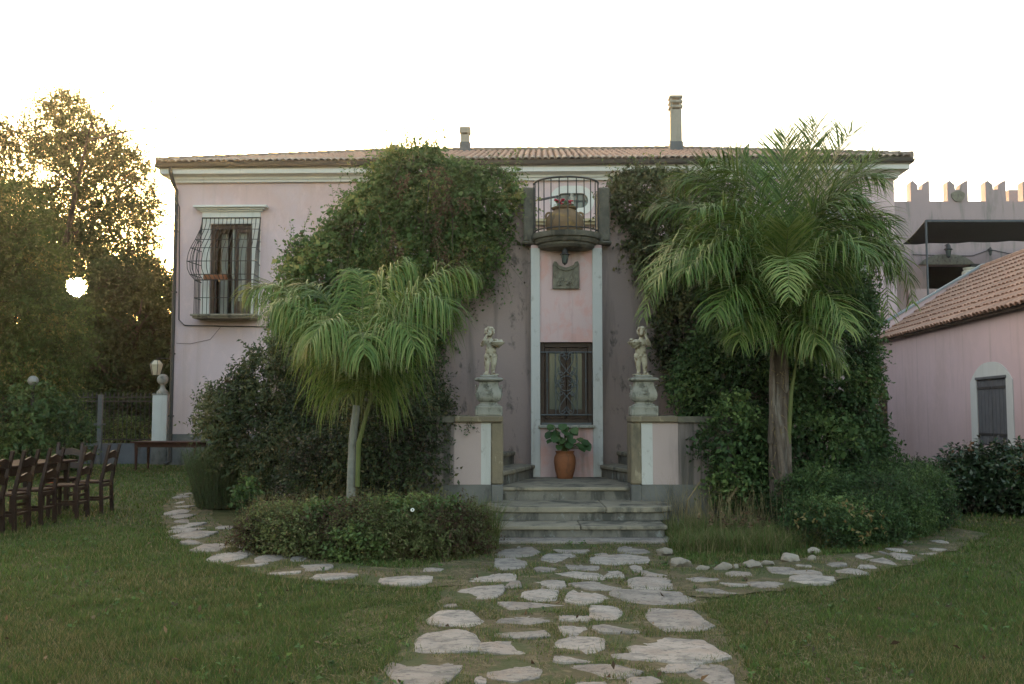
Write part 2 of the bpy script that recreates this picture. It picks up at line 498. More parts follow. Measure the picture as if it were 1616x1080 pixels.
def resamp(pts, n, jit):
    pts = [Vector((p[0], p[1], 0)) for p in pts]
    L = [0]
    for a, b in zip(pts, pts[1:]): L.append(L[-1] + (b - a).length)
    out = []
    for i in range(n):
        t = L[-1] * i / (n - 1)
        k = max(j for j in range(len(L)) if L[j] <= t + 1e-9)
        k = min(k, len(pts) - 2)
        f = (t - L[k]) / max(L[k + 1] - L[k], 1e-9)
        p = pts[k].lerp(pts[k + 1], f)
        out.append((p.x + random.uniform(-jit, jit), p.y + random.uniform(-jit, jit)))
    return out

G = lambda x, y: gnd(x, y)
main_l = resamp([(-.95, 3.2), G(590, 1080), G(640, 1010), G(675, 965), G(705, 930), G(735, 900), G(770, 868), (-.35, 11.7)], 60, .05)
main_r = resamp([(1.55, 3.2), G(1190, 1080), G(1150, 1010), G(1115, 965), G(1095, 930), G(1075, 900), G(1060, 868), (2.05, 11.7)], 60, .05)
lc_out = resamp([G(740, 925), G(640, 932), G(540, 922), G(420, 910), G(340, 885), G(280, 855), G(255, 825), G(262, 795), G(285, 778)], 60, .05)
lc_in = resamp([G(770, 878), G(640, 898), G(560, 892), G(470, 882), G(400, 862), G(360, 838), G(340, 815), G(320, 798), G(315, 778)], 60, .05)
rc_out = resamp([G(1060, 940), G(1130, 945), G(1240, 932), G(1330, 915), G(1420, 898), G(1500, 872), G(1560, 845)], 50, .05)
rc_in = resamp([G(1050, 882), G(1110, 895), G(1200, 888), G(1290, 880), G(1380, 872), G(1450, 855), G(1490, 832)], 50, .05)
path_main = strip_poly('garden_path', main_l, main_r, .004, 'straight flagstone path on bare soil leading to the entrance steps')
path_left = strip_poly('curved_path', lc_out, lc_in, .008, 'curved flagstone path round the bed of the slender palm')
path_right = strip_poly('curved_path', rc_out, rc_in, .012, 'curved flagstone path round the bed of the big palm')

def flagstone(x0, x1, y0, y1, parent, z=0.006):
    """an irregular flat slab covering that patch of ground"""
    cy = (y0 + y1) / 2
    a, b = gnd(x0, cy), gnd(x1, cy)
    f, k = gnd((x0 + x1) / 2, y1), gnd((x0 + x1) / 2, y0)
    c = Vector(((a.x + b.x) / 2, (f.y + k.y) / 2, 0))
    rx, ry = (b.x - a.x) / 2 * 1.10, max((k.y - f.y) / 2, .06) * 1.12
    n = random.choice((6, 7, 7, 8, 9))
    ph = random.random() * 6.28
    cs = []
    for i in range(n):
        t = ph + 2 * math.pi * (i + random.uniform(-.3, .3)) / n
        r = random.uniform(.80, 1.14)
        cs.append((math.copysign(abs(math.cos(t)) ** .75, math.cos(t)) * r, math.copysign(abs(math.sin(t)) ** .75, math.sin(t)) * r))
    pts = []
    for i in range(n):
        p, q = cs[i], cs[(i + 1) % n]
        bow = random.uniform(-.05, .07)
        for s_ in range(5):
            u = s_ / 5
            j = .03 if s_ else .01
            k_ = 1 + bow * math.sin(math.pi * u)
            pts.append(((p[0] + (q[0] - p[0]) * u) * k_ + random.uniform(-j, j), (p[1] + (q[1] - p[1]) * u) * k_ + random.uniform(-j, j)))
    h = z + random.uniform(-.002, .008)
    tx, ty = random.uniform(-.012, .012), random.uniform(-.012, .012)
    V, m = [], len(pts)
    for sc, zz in ((1.02, -.01), (1.0, h * .75), (.965, h), (.55, h + .002)):
        for p in pts:
            V.append((c.x + p[0] * rx * sc, c.y + p[1] * ry * sc, zz + (tx * p[0] + ty * p[1] + random.uniform(-.002, .002) if zz > 0 else 0)))
    F = []
    for r_ in range(3):
        for i in range(m):
            F.append((r_ * m + i, r_ * m + (i + 1) % m, (r_ + 1) * m + (i + 1) % m, (r_ + 1) * m + i))
    F.append(tuple(3 * m + i for i in range(m)))
    put('flagstone', V, F, m_flag, parent, 'W', True, None, 40)
    STONES.append((c.x, c.y, rx, ry))
STONES = []
Z5 = [(540,740,48,105),(785,940,65,88),(1045,1175,58,92),(750,890,88,125),(955,1005,90,100),(930,1200,95,132),(550,690,110,155),(830,990,130,157),
 (1085,1140,137,162),(1125,1250,150,180),(715,830,145,163),(975,1070,158,185),(760,980,165,195),(428,650,165,200),(1078,1285,182,232),(580,665,197,225),
 (700,850,192,230),(872,1070,200,236),(395,600,220,275),(655,815,238,278),(840,995,230,290),(1045,1330,235,297),(570,855,288,315),(930,1070,295,355),
 (305,505,318,383),(580,795,333,375),(815,955,333,360),(1155,1395,313,400),(565,785,385,432),(945,1140,368,405),(820,940,377,424),(248,500,395,488),
 (1075,1470,417,525),(500,715,440,492),(790,995,424,486),(800,960,490,528),(1030,1195,488,528),(1165,1355,516,562),(130,425,502,618),(525,725,515,595),
 (780,1110,533,588),(1320,1530,543,650),(475,525,583,615),(1100,1235,585,640),(350,410,290,303),(560,700,610,680),(830,1050,605,680)]
for x0, x1, y0, y1 in Z5:
    flagstone(560 + x0 / 2.525, 560 + x1 / 2.525, 840 + y0 / 2.525, 840 + y1 / 2.525, path_main)
Z6 = [(1025,1280,435,480),(725,935,422,458),(640,820,385,417),(640,695,348,372),(475,610,342,378),(530,665,405,433),(380,520,375,392),(250,410,333,372),
 (385,470,317,345),(205,350,285,325),(130,250,268,290),(335,425,260,283),(80,275,235,265),(68,220,217,238),(295,370,208,222),(105,220,190,217),
 (110,205,175,192),(88,187,153,170),(75,160,133,155),(105,190,112,122),(100,155,68,80),(120,180,54,64),(390,445,293,308),(108,140,96,106),(1230,1330,400,416)]
for x0, x1, y0, y1 in Z6:
    flagstone(240 + x0 / 2.886, 240 + x1 / 2.886, 760 + y0 / 2.886, 760 + y1 / 2.886, path_left, .012)
Z7 = [(262,455,292,315),(490,640,268,290),(355,475,263,285),(230,360,248,268),(380,490,225,243),(645,830,235,270),(560,670,207,233),(655,770,220,238),
 (830,960,217,235),(675,740,190,203),(800,880,183,203),(930,1010,197,215),(985,1075,172,195),(925,1005,155,172),(1070,1195,147,175),(1060,1130,125,142),
 (1220,1295,123,136),(1165,1250,140,152),(1110,1150,96,104),(1225,1290,92,104),(1020,1060,138,150)]
for x0, x1, y0, y1 in Z7:
    flagstone(1000 + x0 / 2.623, 1000 + x1 / 2.623, 820 + y0 / 2.623, 820 + y1 / 2.623, path_right, .015)

# ------------------------------------------------------------------ frames
def ploc(root, px, py, d=0.0):
    """pixel ray met with the plane d metres in front of a facade: coordinates in that facade's frame"""
    Mw = FRM[root.name]
    o, n = Mw.to_translation(), Mw.to_3x3() @ Vector((0, 1, 0))
    dr = ray(px, py); c0 = Vector((0, 0, CAM_H))
    k = ((o - c0).dot(n) - d) / dr.dot(n)
    return Mw.inverted() @ (c0 + dr * k)

def tile_mesh(name, r0, r1, L, mat, n=6, th=.014):
    """barrel cover tile lying along +y, lower end wider"""
    V, F = [], []
    for r_, y in ((r0, 0), (r1, L)):
        for k in range(n + 1):
            a = math.pi * k / n
            V.append((math.cos(a) * r_, y, math.sin(a) * r_ * .8))
    for k in range(n + 1):
        a = math.pi * k / n
        V.append((math.cos(a) * (r0 - th), 0, math.sin(a) * (r0 - th) * .8))
    m = n + 1
    for k in range(n):
        F.append((k, k + 1, m + k + 1, m + k))
        F.append((2 * m + k, 2 * m + k + 1, k + 1, k))
    for k in range(n + 1):
        a = math.pi * k / n
        V.append((math.cos(a) * (r1 - th), L, math.sin(a) * (r1 - th) * .8))
    for k in range(n):
        F.append((2 * m + k + 1, 2 * m + k, 3 * m + k, 3 * m + k + 1))
    me = bpy.data.meshes.new(name)
    me.from_pydata(V, [], F); me.update()
    me.polygons.foreach_set('use_smooth', np.ones(len(F), dtype=bool))
    me.set_sharp_from_angle(angle=R(50))
    me.materials.append(mat)
    return me

def tiles(parent, slots, me, mat, M_of, limit, stuff_name='roof_tiles'):
    """slots sorted: first `limit` become parts, the rest one joined part"""
    for s_ in slots[:limit]:
        link_mesh('roof_tile', me, None, parent, M_of(s_))
    rest = slots[limit:]
    if rest:
        base = np.array([v.co for v in me.vertices]); fl = [tuple(p.vertices) for p in me.polygons]
        fb = np.array(fl)
        Vs, Fs = [], []
        for i, s_ in enumerate(rest):
            A = np.array(M_of(s_))
            Vs.append(base @ A[:3, :3].T + A[:3, 3]); Fs.append(fb + i * len(base))
        o = put(stuff_name, np.vstack(Vs), np.vstack(Fs), mat, parent, 'L', True)
        o.data.set_sharp_from_angle(angle=R(50))
        o['kind'] = 'stuff'

# ------------------------------------------------------------------ villa
YAW = math.atan2(-0.6, 20.95)
house = thing('villa', (-9.93, 28.9, 0), 'long pink two-storey villa with low tiled roof behind the double stair', 'villa', rz=YAW)
HW, HD = 20.95, 11.0
z_w1 = ploc(house, 500, 287).z
z_m0, z_m1 = ploc(house, 500, 287, .1).z, ploc(house, 500, 279.5, .1).z
z_f0, z_f1 = ploc(house, 500, 273, .34).z, ploc(house, 500, 263, .34).z
z_g0, z_g1 = ploc(house, 500, 262.5, .45).z, ploc(house, 500, 255, .45).z
lwx0, lwz1 = ploc(house, 333, 354).x, ploc(house, 366, 354).z
lwx1, lwz0 = ploc(house, 399, 354).x, ploc(house, 366, 499).z
lwc = (lwx0 + lwx1) / 2
rwc = HW - lwc
ww = (lwx1 - lwx0) / 2
ovc = ploc(house, 902.5, 317)
ovx, ovz = 26 / FPX * 28.5, 12 / FPX * 28.5
# front wall as panels round the openings
w = MB()
xs = [0, lwc - ww, lwc + ww, ovc.x - ovx * 1.02, ovc.x + ovx * 1.02, rwc - ww, rwc + ww, HW]
zt = z_w1 + .25
for i in range(7):
    a, b = xs[i], xs[i + 1]
    if i in (1, 5):
        w.box(a, b, 0, .45, 0.9, lwz0); w.box(a, b, 0, .45, lwz1, zt)
    elif i == 3:
        w.box(a, b, 0, .45, 0.9, ovc.z - ovz * 1.05); w.box(a, b, 0, .45, ovc.z + ovz * 1.05, zt)
    else:
        w.box(a, b, 0, .45, 0.9, zt)
w.box(0, .45, .45, HD, .9, zt); w.box(HW - .45, HW, .45, HD, .9, zt); w.box(.45, HW - .45, HD - .45, HD, .9, zt)
w.build('wall', m_pink, house)
w = MB().box(-.03, HW + .03, -.03, HD + .03, 0, .9)
o = w.build('plinth', m_plinth, house); 
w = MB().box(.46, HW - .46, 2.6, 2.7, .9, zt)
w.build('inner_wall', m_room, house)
MB().box(-.10, HW + .10, -.10, HD + .1, z_m0, z_m0 + (z_m1 - z_m0) * .55).box(-.14, HW + .14, -.14, HD + .14, z_m0 + (z_m1 - z_m0) * .55 + .002, z_m1).build('cornice_moulding', m_white, house)
# cove between moulding and fascia
pr = [(.145, z_m1), (.17, z_m1 + .03), (.22, z_f0 - .03), (.28, z_f0), (.34, z_f0), (.34, z_f1), (.37, z_f1 + .005), (.37, z_g0 + .01)]
V, F = [], []
for d_, z in pr:
    V += [(-d_, -d_, z), (HW + d_, -d_, z), (HW + d_, HD + d_, z), (-d_, HD + d_, z)]
for i in range(len(pr) - 1):
    for k in range(4):
        F.append((4 * i + k, 4 * i + (k + 1) % 4, 4 * i + 4 + (k + 1) % 4, 4 * i + 4 + k))
put('cornice', V, F, m_white, house, 'L')
# roof: hip
SL = R(17.2); EO = .40; RUN = HD / 2 + EO
ze = z_g1 + .02
zr = ze + RUN * math.tan(SL)
V = [(-EO, -EO, ze), (HW + EO, -EO, ze), (HW + EO, HD + EO, ze), (-EO, HD + EO, ze), (RUN - EO, HD / 2, zr), (HW + EO - RUN, HD / 2, zr)]
V2 = [(x, y, z - .08) for x, y, z in V[:4]]
roof = put('roof', V + V2, [(0, 1, 5, 4), (1, 2, 5), (2, 3, 4, 5), (3, 0, 4), (7, 6, 1, 0)[::-1], (6, 7, 8, 9), (8, 7, 1, 2), (9, 8, 2, 3), (6, 9, 3, 0)], m_pan, house, 'L')
tm = tile_mesh('roof_tile', .088, .072, .42, m_tileold)
slots = []
ncol = int((HW + 2 * EO) / .19)
for r_ in range(18):
    for c in range(ncol):
        x = -EO + .1 + c * .19; y = r_ * .345
        if y < min(x + EO, HW + EO - x, RUN) - .05 or r_ == 0:
            slots.append((x + random.uniform(-.012, .012), y + random.uniform(-.02, .02) - .05, random.uniform(-.03, .03), 0))
def M_house(s_):
    x, y, t, _ = s_
    return Matrix.Translation((x, -EO + y * math.cos(SL), ze + y * math.sin(SL) + .012)) @ Matrix.Rotation(t, 4, 'Z') @ Matrix.Rotation(SL + .03, 4, 'X')
tiles(roof, slots, tm, m_tile, M_house, 290)
# left and right hips, ridge
mb = MB()
for a, b in ((V[0], V[4]), (V[1], V[5]), (V[3], V[4]), (V[2], V[5]), (V[4], V[5])):
    a, b = Vector(a), Vector(b); n_ = int((b - a).length / .36)
    for i in range(n_):
        p, q = a.lerp(b, i / n_), a.lerp(b, (i + 1.15) / n_)
        mb.tube([p + Vector((0, 0, .06)), q + Vector((0, 0, .05))], [.105, .085], 8)
o = mb.build('ridge_tiles', m_tileold, roof, smooth=True); o['kind'] = 'stuff'
# side slopes tiles (left hip end, seen edge-on)
slots = []
for r_ in range(14):
    for c in range(int((HD + 2 * EO) / .19)):
        y = -EO + .1 + c * .19; u = r_ * .345
        if u < min(y + EO, HD + EO - y, RUN) - .05: slots.append((y, u - .05))
for sgn in (0, 1):
    Vs, Fs = [], []
    base = np.array([v.co for v in tm.vertices]); fb = np.array([tuple(p.vertices) for p in tm.polygons])
    for i, (y, u) in enumerate(slots):
        if sgn == 0:
            A = Matrix.Translation((-EO + u * math.cos(SL), y, ze + u * math.sin(SL) + .012)) @ Matrix.Rotation(-math.pi / 2, 4, 'Z') @ Matrix.Rotation(SL + .03, 4, 'X')
        else:
            A = Matrix.Translation((HW + EO - u * math.cos(SL), y, ze + u * math.sin(SL) + .012)) @ Matrix.Rotation(math.pi / 2, 4, 'Z') @ Matrix.Rotation(SL + .03, 4, 'X')
        A = np.array(A)
        Vs.append(base @ A[:3, :3].T + A[:3, 3]); Fs.append(fb + i * len(base))
    o = put('side_tiles', np.vstack(Vs), np.vstack(Fs), m_tileold, roof, 'L', True); o['kind'] = 'stuff'
# gutter and downpipe
mb = MB()
prof = [(0, .05), (.02, -.02), (.07, -.055), (.12, -.02), (.14, .055), (.125, .055), (.105, -.01), (.07, -.035), (.03, -.01), (.012, .05)]
for (a, b, sd) in (((-EO, -EO), (HW + EO, -EO), 0), ((-EO, HD), (-EO, -EO), 1), ((HW + EO, -EO), (HW + EO, HD), 2)):
    A, B = Vector((*a, z_g0 + .06)), Vector((*b, z_g0 + .06)); o_ = [Vector((0, -1, 0)), Vector((-1, 0, 0)), Vector((1, 0, 0))][sd]
    vs = []
    for p in (A, B):
        for d_, z in prof: vs.append(p + o_ * (d_ - .06) + Vector((0, 0, z * 1.25)))
    k = len(prof)
    mb.add(vs, [(i, (i + 1) % k, k + (i + 1) % k, k + i) for i in range(k)] + [tuple(range(k))[::-1], tuple(range(k, 2 * k))])
mb.build('gutter', m_gutter, house)
x = .02
pz = [(x, -.45, z_g0), (x + .01, -.44, z_g0 - .12), (x + .06, -.3, z_f0 - .3), (x + .07, -.09, z_w1 - .25), (x + .07, -.09, 1.0), (x + .07, -.09, .12), (x - .05, -.2, .04)]
MB().tube(pz, .055, 10).build('downpipe', m_gutter, house, smooth=True)
mb = MB()
for z in (1.4, 3.2, 5.0, 6.8): mb.box(x + .01, x + .13, -.16, 0, z, z + .04)
mb.build('pipe_clamps', m_gutter, house)
# wall cable loop: down beside the pipe, then along under the window
c0 = ploc(house, 282, 328); c1 = ploc(house, 283, 505); c2 = ploc(house, 292, 514); c3 = ploc(house, 470, 516)
MB().tube([(c0.x - .08, -.03, c0.z + .25), (c0.x + .04, -.03, c0.z), (c1.x, -.03, c1.z), (c2.x, -.03, c2.z), (c3.x, -.03, c3.z - .02)], .016, 6).build('wall_cable', m_iron, house, smooth=True)
a = ploc(house, 348, 517); b = ploc(house, 332, 536); c = ploc(house, 300, 543)
MB().tube([(a.x, -.01, a.z), (b.x, -.012, b.z), (c.x, -.012, c.z), (c.x - .4, -.012, c.z + .02)], .006, 5).build('thin_wire', m_iron, house)

def house_window(cx):
    t = MB()
    zc = ploc(house, 366, 344).z
    sx0, sx1 = lwc - (lwc - ploc(house, 321, 400).x), ploc(house, 412.5, 400).x
    hwid = (sx1 - sx0) / 2
    t.box(cx - hwid, cx - ww, -.05, .05, lwz0, lwz1); t.box(cx + ww, cx + hwid, -.05, .05, lwz0, lwz1)
    t.box(cx - hwid, cx + hwid, -.05, .05, lwz1 + .002, zc)
    win = t.build('window', m_white, house, bevel=.006)
    zh0, zh1, zh2 = zc, ploc(house, 366, 333, .2).z, ploc(house, 366, 323, .3).z
    MB().box(cx - hwid - .0, cx + hwid, -.07, .05, zh0 + .002, zh1).build('frieze', m_white, win)
    mb = MB()
    for k, (e, f0, f1) in enumerate(((.06, 0, .3), (.13, .3, .62), (.22, .62, 1))):
        z0, z1 = zh1 + (zh2 - zh1) * f0 + .002, zh1 + (zh2 - zh1) * f1
        mb.box(cx - hwid - e, cx + hwid + e, -.07 - e * .9, .05, z0, z1)
    mb.build('hood_moulding', m_white, win)
    f = MB(); fr = .11
    f.box(cx - ww, cx - ww + fr, .06, .2, lwz0, lwz1); f.box(cx + ww - fr, cx + ww, .06, .2, lwz0, lwz1)
    f.box(cx - ww + fr, cx + ww - fr, .06, .2, lwz1 - fr, lwz1 - .001)
    f.build('frame', m_winwood, win)
    # one leaf pulled to, the other ajar inwards
    for s_ in (1,):
        l = MB(); x0, x1 = cx + .08, cx + ww - fr
        l.box(x0, x0 + .09, .12, .17, lwz0 + .02, lwz1 - fr - .01); l.box(x1 - .09, x1, .12, .17, lwz0 + .02, lwz1 - fr - .01)
        l.box(x0 + .09, x1 - .09, .12, .17, lwz1 - fr - .12, lwz1 - fr - .01); l.box(x0 + .09, x1 - .09, .12, .17, lwz0 + .02, lwz0 + .45)
        l.build('sash', m_winwood, win)
        MB().box(x0 + .02, x1 - .02, .22, .25, lwz0 + .45, lwz1 - fr - .1).build('curtain', m_curtain, win)
        MB().box(x0 - .05, x0 - .012, .02, .18, lwz0 + .02, lwz1 - fr - .02).build('leaf_edge', m_curtain, win)
    MB().box(cx - ww + fr + .05, cx - ww + fr + .25, .5, .54, lwz0 + .1, lwz1 - fr - .1).build('curtain', m_curtain, win)
    MB().box(cx - .22, cx - .02, .9, .95, lwz0 + 1.1, lwz1 - .75).build('lamp_shade', m_amber, win)
    # sill
    zs = lwz0
    MB().box(cx - hwid - .08, cx + hwid + .06, -.70, .05, zs - .06, zs - .002).box(cx - hwid - .03, cx + hwid + .03, -.64, .05, zs - .12, zs - .062).build('sill', m_step, win, bevel=.01)
    # iron cage that swells outwards above the box
    g = bpy.data.objects.new('window_grille', None); COL.objects.link(g); g.parent = house; FRM[g.name] = FRM[house.name]
    prof_ = [(344, .07, 0), (353, .10, 0), (362, .20, .01), (378, .48, .05), (391, .74, .09), (400, .85, .11), (412, .92, .12), (424, .9, .11), (433, .8, .07), (439, .66, .02), (442, .60, 0), (499, .60, 0)]
    P = []
    for py, d_, fl in prof_:
        P.append((ploc(house, 366, py, d_).z, d_, fl))
    n = 14
    for i in range(n + 1):
        u = -1 + 2 * i / n
        MB().tube([(cx + u * (hwid + fl), -d_, z) for z, d_, fl in P], .011, 5).build('vertical_bar', m_iron, g)
    for s_ in (-1, 1):
        for f_ in (.2, .4, .6, .8):
            MB().tube([(cx + s_ * (hwid + fl * f_), -.05 - (d_ - .05) * f_, z) for z, d_, fl in P], .011, 5).build('vertical_bar', m_iron, g)
    for py in (344, 362, 378, 391, 411, 433, 442, 470, 498):
        z, d_, fl = min(((ploc(house, 366, q[0], q[1]).z, q[1], q[2]) for q in prof_), key=lambda q: abs(q[0] - ploc(house, 366, py, q[1]).z))
        if py == 470: z, d_, fl = ploc(house, 366, 470, .6).z, .6, 0
        t_ = .017 if py in (442, 344) else .012
        e = hwid + fl
        MB().tube([(cx - hwid, -.02, z), (cx - e, -d_, z), (cx + e, -d_, z), (cx + hwid, -.02, z)], t_, 5).build('horizontal_bar', m_iron, g)
    MB().box(cx - .62, cx + .02, -.56, -.36, ploc(house, 350, 441, .5).z, ploc(house, 350, 433, .5).z).build('flower_box', m_pot, g)
    return win
house_window(lwc)
house_window(rwc)
# oval window over the entrance
def stadium(cx, cz, a, b, n=10, pinch=0):
    pts = []
    for k in range(n + 1):
        t = -math.pi / 2 + math.pi * k / n
        pts.append((cx + (a - b) + math.cos(t) * b, cz + math.sin(t) * b))
    for k in range(n + 1):
        t = math.pi / 2 + math.pi * k / n
        pts.append((cx - (a - b) + math.cos(t) * b, cz + math.sin(t) * b))
    return pts
inner = stadium(ovc.x, ovc.z, ovx, ovz)
outer = stadium(ovc.x, ovc.z, ovx * 1.38, ovz * 2.0)
V = [(p[0], -.03, p[1]) for p in inner] + [(p[0], -.03, p[1]) for p in outer] + [(p[0], .3, p[1]) for p in inner] + [(p[0], .0, p[1]) for p in outer]
k = len(inner)
F = [(i, (i + 1) % k, k + (i + 1) % k, k + i)[::-1] for i in range(k)] + [(i, (i + 1) % k, 2 * k + (i + 1) % k, 2 * k + i) for i in range(k)] + [(k + i, k + (i + 1) % k, 3 * k + (i + 1) % k, 3 * k + i)[::-1] for i in range(k)]
ow = put('oval_window', V, F, m_white, house, 'L')
mb = MB().box(ovc.x - .05, ovc.x + .05, -.02, .2, ovc.z - ovz, ovc.z + ovz)
mb.build('mullion', m_pedestal, ow)
for s_ in (-1, 1):
    MB().slab_y(stadium(ovc.x + s_ * ovx * .5, ovc.z, ovx * .52, ovz * 1.02), .1, .13).build('pane', m_glass, ow)
mb = MB()
for q in (-.7, -.35, .35, .7): mb.tube([(ovc.x + ovx * q, .04, ovc.z - ovz), (ovc.x + ovx * q, .04, ovc.z + ovz)], .012, 5)
mb.tube([(ovc.x - ovx, .04, ovc.z), (ovc.x + ovx, .04, ovc.z)], .012, 5)
mb.build('iron_bars', m_iron, ow)
dz0, dz1 = ploc(house, 900, 354, .25).z, ploc(house, 900, 345, .3).z
dx0, dx1 = ploc(house, 846, 350).x, ploc(house, 946, 350).x
MB().box(dx0, dx1, -.22, 0, dz0, dz0 + (dz1 - dz0) * .5).box(dx0 - .08, dx1 + .08, -.32, 0, dz0 + (dz1 - dz0) * .5 + .002, dz1).build('door_hood', surf('cream_stone', (.42, .36, .24), None, 5), house)
dr_ = MB().box(dx0 + .2, dx1 - .2, -.04, 0, 4.1, dz0 - .2).build('door', m_winwood, house)
for i in (0, 1):
    xa = dx0 + .3 + i * (dx1 - dx0 - .5) / 2
    MB().box(xa, xa + (dx1 - dx0 - .7) / 2, -.06, -.04, 4.3, dz0 - .35).build('panel', m_winwood, dr_, bevel=.01)

def chimney(px, py0, py1, wpx, label, d):
    c = ploc(house, px, py1, -d); z1 = ploc(house, px, py0, -d).z
    wd = wpx / FPX * (28.5 + d) / 2
    wc = FRM[house.name] @ Vector((c.x, d, c.z - .5))
    t = thing('chimney', wc, label, 'chimney', rz=YAW)
    h = z1 - c.z + .5
    MB().box(-wd, wd, -wd, wd, 0, h * .80).build('shaft', m_chimney, t, bevel=.01)
    MB().box(-wd - .03, wd + .03, -wd - .03, wd + .03, 0, .72).build('flashing', m_lead, t)
    mb = MB(); q = h * .8
    for sx in (-1, 1):
        for sy in (-1, 1):
            mb.box(sx * wd * .8 - .035, sx * wd * .8 + .035, sy * wd * .8 - .035, sy * wd * .8 + .035, q, h - .06)
    mb.build('cap_pillars', m_chimney, t)
    for k in range(3):
        z = q + .05 + k * (h - q - .12) / 2
        MB().box(-wd - .04, wd + .04, -wd - .04, wd + .04, z, z + .085).build('cap_slab', m_chimney, t, bevel=.015)
chimney(1066.5, 154, 236, 18, 'tall rendered chimney with louvred cap above the balcony end of the roof', 4.5)
chimney(734, 203, 236, 14, 'short rendered chimney with louvred cap behind the left creeper', 5.2)
chimney(622, 231, 240, 10, 'tiny stub chimney just showing above the ridge over the creeper', 5.4)
# ------------------------------------------------------------------ stair tower with balcony
TY = 15.4
X_ = lambda px, Y: (px - 808) / FPX * Y * 1.0
TX0, TX1 = at(838, 600, TY).x, at(951, 600, TY).x
TC = (TX0 + TX1) / 2
wz0, wz1 = at(894, 671, TY).z, at(894, 540, TY).z
wx0, wx1 = at(852.5, 600, TY).x, at(935.5, 600, TY).x
bz0 = at(892, 391, 15.05).z; bz1 = at(892, 362, 14.87).z
LAND = .5
tower = thing('stair_tower', (TC, TY + .5, LAND), 'narrow pink stair tower with white edge strips and balcony', 'tower')
MB().box(TX0 + .003, wx0, TY, TY + 1.0, LAND, bz0 + .1).box(wx1, TX1 - .003, TY, TY + 1.0, LAND, bz0 + .1).box(wx0, wx1, TY, TY + 1.0, wz1, bz0 + .1).box(wx0, wx1, TY, TY + 1.0, LAND, wz0).box(wx0, wx1, TY + .5, TY + 1.0, wz0, wz1).build('wall', m_pinkdirty, tower, 'W')
for a, b in ((TX0, wx0 - .0), (wx1 + .0, TX1)):
    MB().box(a, b, TY - .025, TY + .6, LAND, bz0 + .05).build('edge_strip', m_strip, tower, 'W', bevel=.006)
# window in the tower
win = MB().box(wx0, wx0 + .07, TY + .06, TY + .14, wz0, wz1).box(wx1 - .07, wx1, TY + .06, TY + .14, wz0, wz1).box(wx0 + .07, wx1 - .07, TY + .06, TY + .14, wz1 - .08, wz1).box(wx0 + .07, wx1 - .07, TY + .06, TY + .14, wz0, wz0 + .09).build('window', m_winwood, tower, 'W', bevel=.004)
mid = (wx0 + wx1) / 2
for s_, (a, b) in enumerate(((wx0 + .075, mid - .004), (mid + .004, wx1 - .075))):
    MB().box(a, a + .07, TY + .085, TY + .13, wz0 + .095, wz1 - .085).box(b - .085, b, TY + .085, TY + .13, wz0 + .095, wz1 - .085).box(a + .07, b - .085, TY + .085, TY + .13, wz1 - .16, wz1 - .085).box(a + .07, b - .085, TY + .085, TY + .13, wz0 + .095, wz0 + .24).build('sash', m_winwood, win, 'W', bevel=.004)
    MB().box(a + .06, b - .07, TY + .105, TY + .11, wz0 + .2, wz1 - .14).build('pane', m_glass, win, 'W')
    MB().box(a + .07, b - .08, TY + .106, TY + .107, wz1 - .22, wz1 - .16)
MB().box(wx0 - .03, wx1 + .03, TY - .07, TY + .06, wz0 - .045, wz0 - .001).build('sill', m_pedestal, win, 'W', bevel=.006)
MB().box(wx0 + .02, wx1 - .02, TY + .02, TY + .05, wz0 + .0, wz0 + .035).build('lower_rail', m_ironblue, win, 'W')
# wrought iron grille
gr = bpy.data.objects.new('window_grille', None); COL.objects.link(gr); gr.parent = tower; FRM[gr.name] = FRM[tower.name]
gy = TY - .0
gz0, gz1 = at(894, 655, TY).z, at(894, 556, TY).z
gh = gz1 - gz0
for z in (gz0, gz1): MB().tube([(wx0 + .01, gy, z), (wx1 - .01, gy, z)], .010, 6).build('rail', m_ironblue, gr, 'W')
for q in (-.30, -.165, .165, .30):
    MB().tube([(mid + q, gy, gz0), (mid + q, gy, gz1)], .008, 6).build('upright', m_ironblue, gr, 'W')
    MB().lathe([(.006, -.03), (.016, -.02), (.012, 0), (.016, .02), (.006, .03)], (mid + q, gy, gz0 + gh * .55), 8).build('collar', m_ironblue, gr, 'W', smooth=True)
def scroll(pts, r=.0075):
    return MB().tube([(mid + p[0], gy - .012, gz0 + gh * p[1]) for p in pts], r, 5).build('scroll', m_ironblue, gr, 'W')
def spiral(cx, cz, r0, a0, turns, n=16, dz=1.0):
    return [(cx + math.cos(a0 + turns * 6.283 * i / n) * r0 * (1 - .75 * i / n), cz + math.sin(a0 + turns * 6.283 * i / n) * r0 * (1 - .75 * i / n) / gh) for i in range(n + 1)]
for s_ in (-1, 1):
    for v in (0, 1):                          # upper half and mirrored lower half
        f = (lambda z: z) if v == 0 else (lambda z: 1 - z)
        def S(pts): scroll([(s_ * p[0], f(p[1])) for p in pts])
        S(spiral(.06, .95, .035, math.pi / 2, .8) )
        S([(.06, .99), (.1, .97), (.112, .9), (.09, .83), (.05, .77), (0, .70), (-.05, .65), (-.09, .62)])
        S(spiral(-.075, .66, .035, -math.pi / 2, -.85))
        S([(.1, .78), (.13, .74), (.12, .70), (.09, .70)])
        S([(.09, .70), (.13, .66), (.165, .6), (.175, .55), (.16, .51)])
        S(spiral(.135, .535, .035, -.4, -.9))
        S(spiral(.07, .545, .035, math.pi, .9))
        S([(.0, .62), (.05, .61), (.09, .58), (.105, .545)])
        S([(0, .87), (.0, .93), (.02, .96), (.045, .965)])
        S([(0, .87), (.025, .895), (.04, .92)])
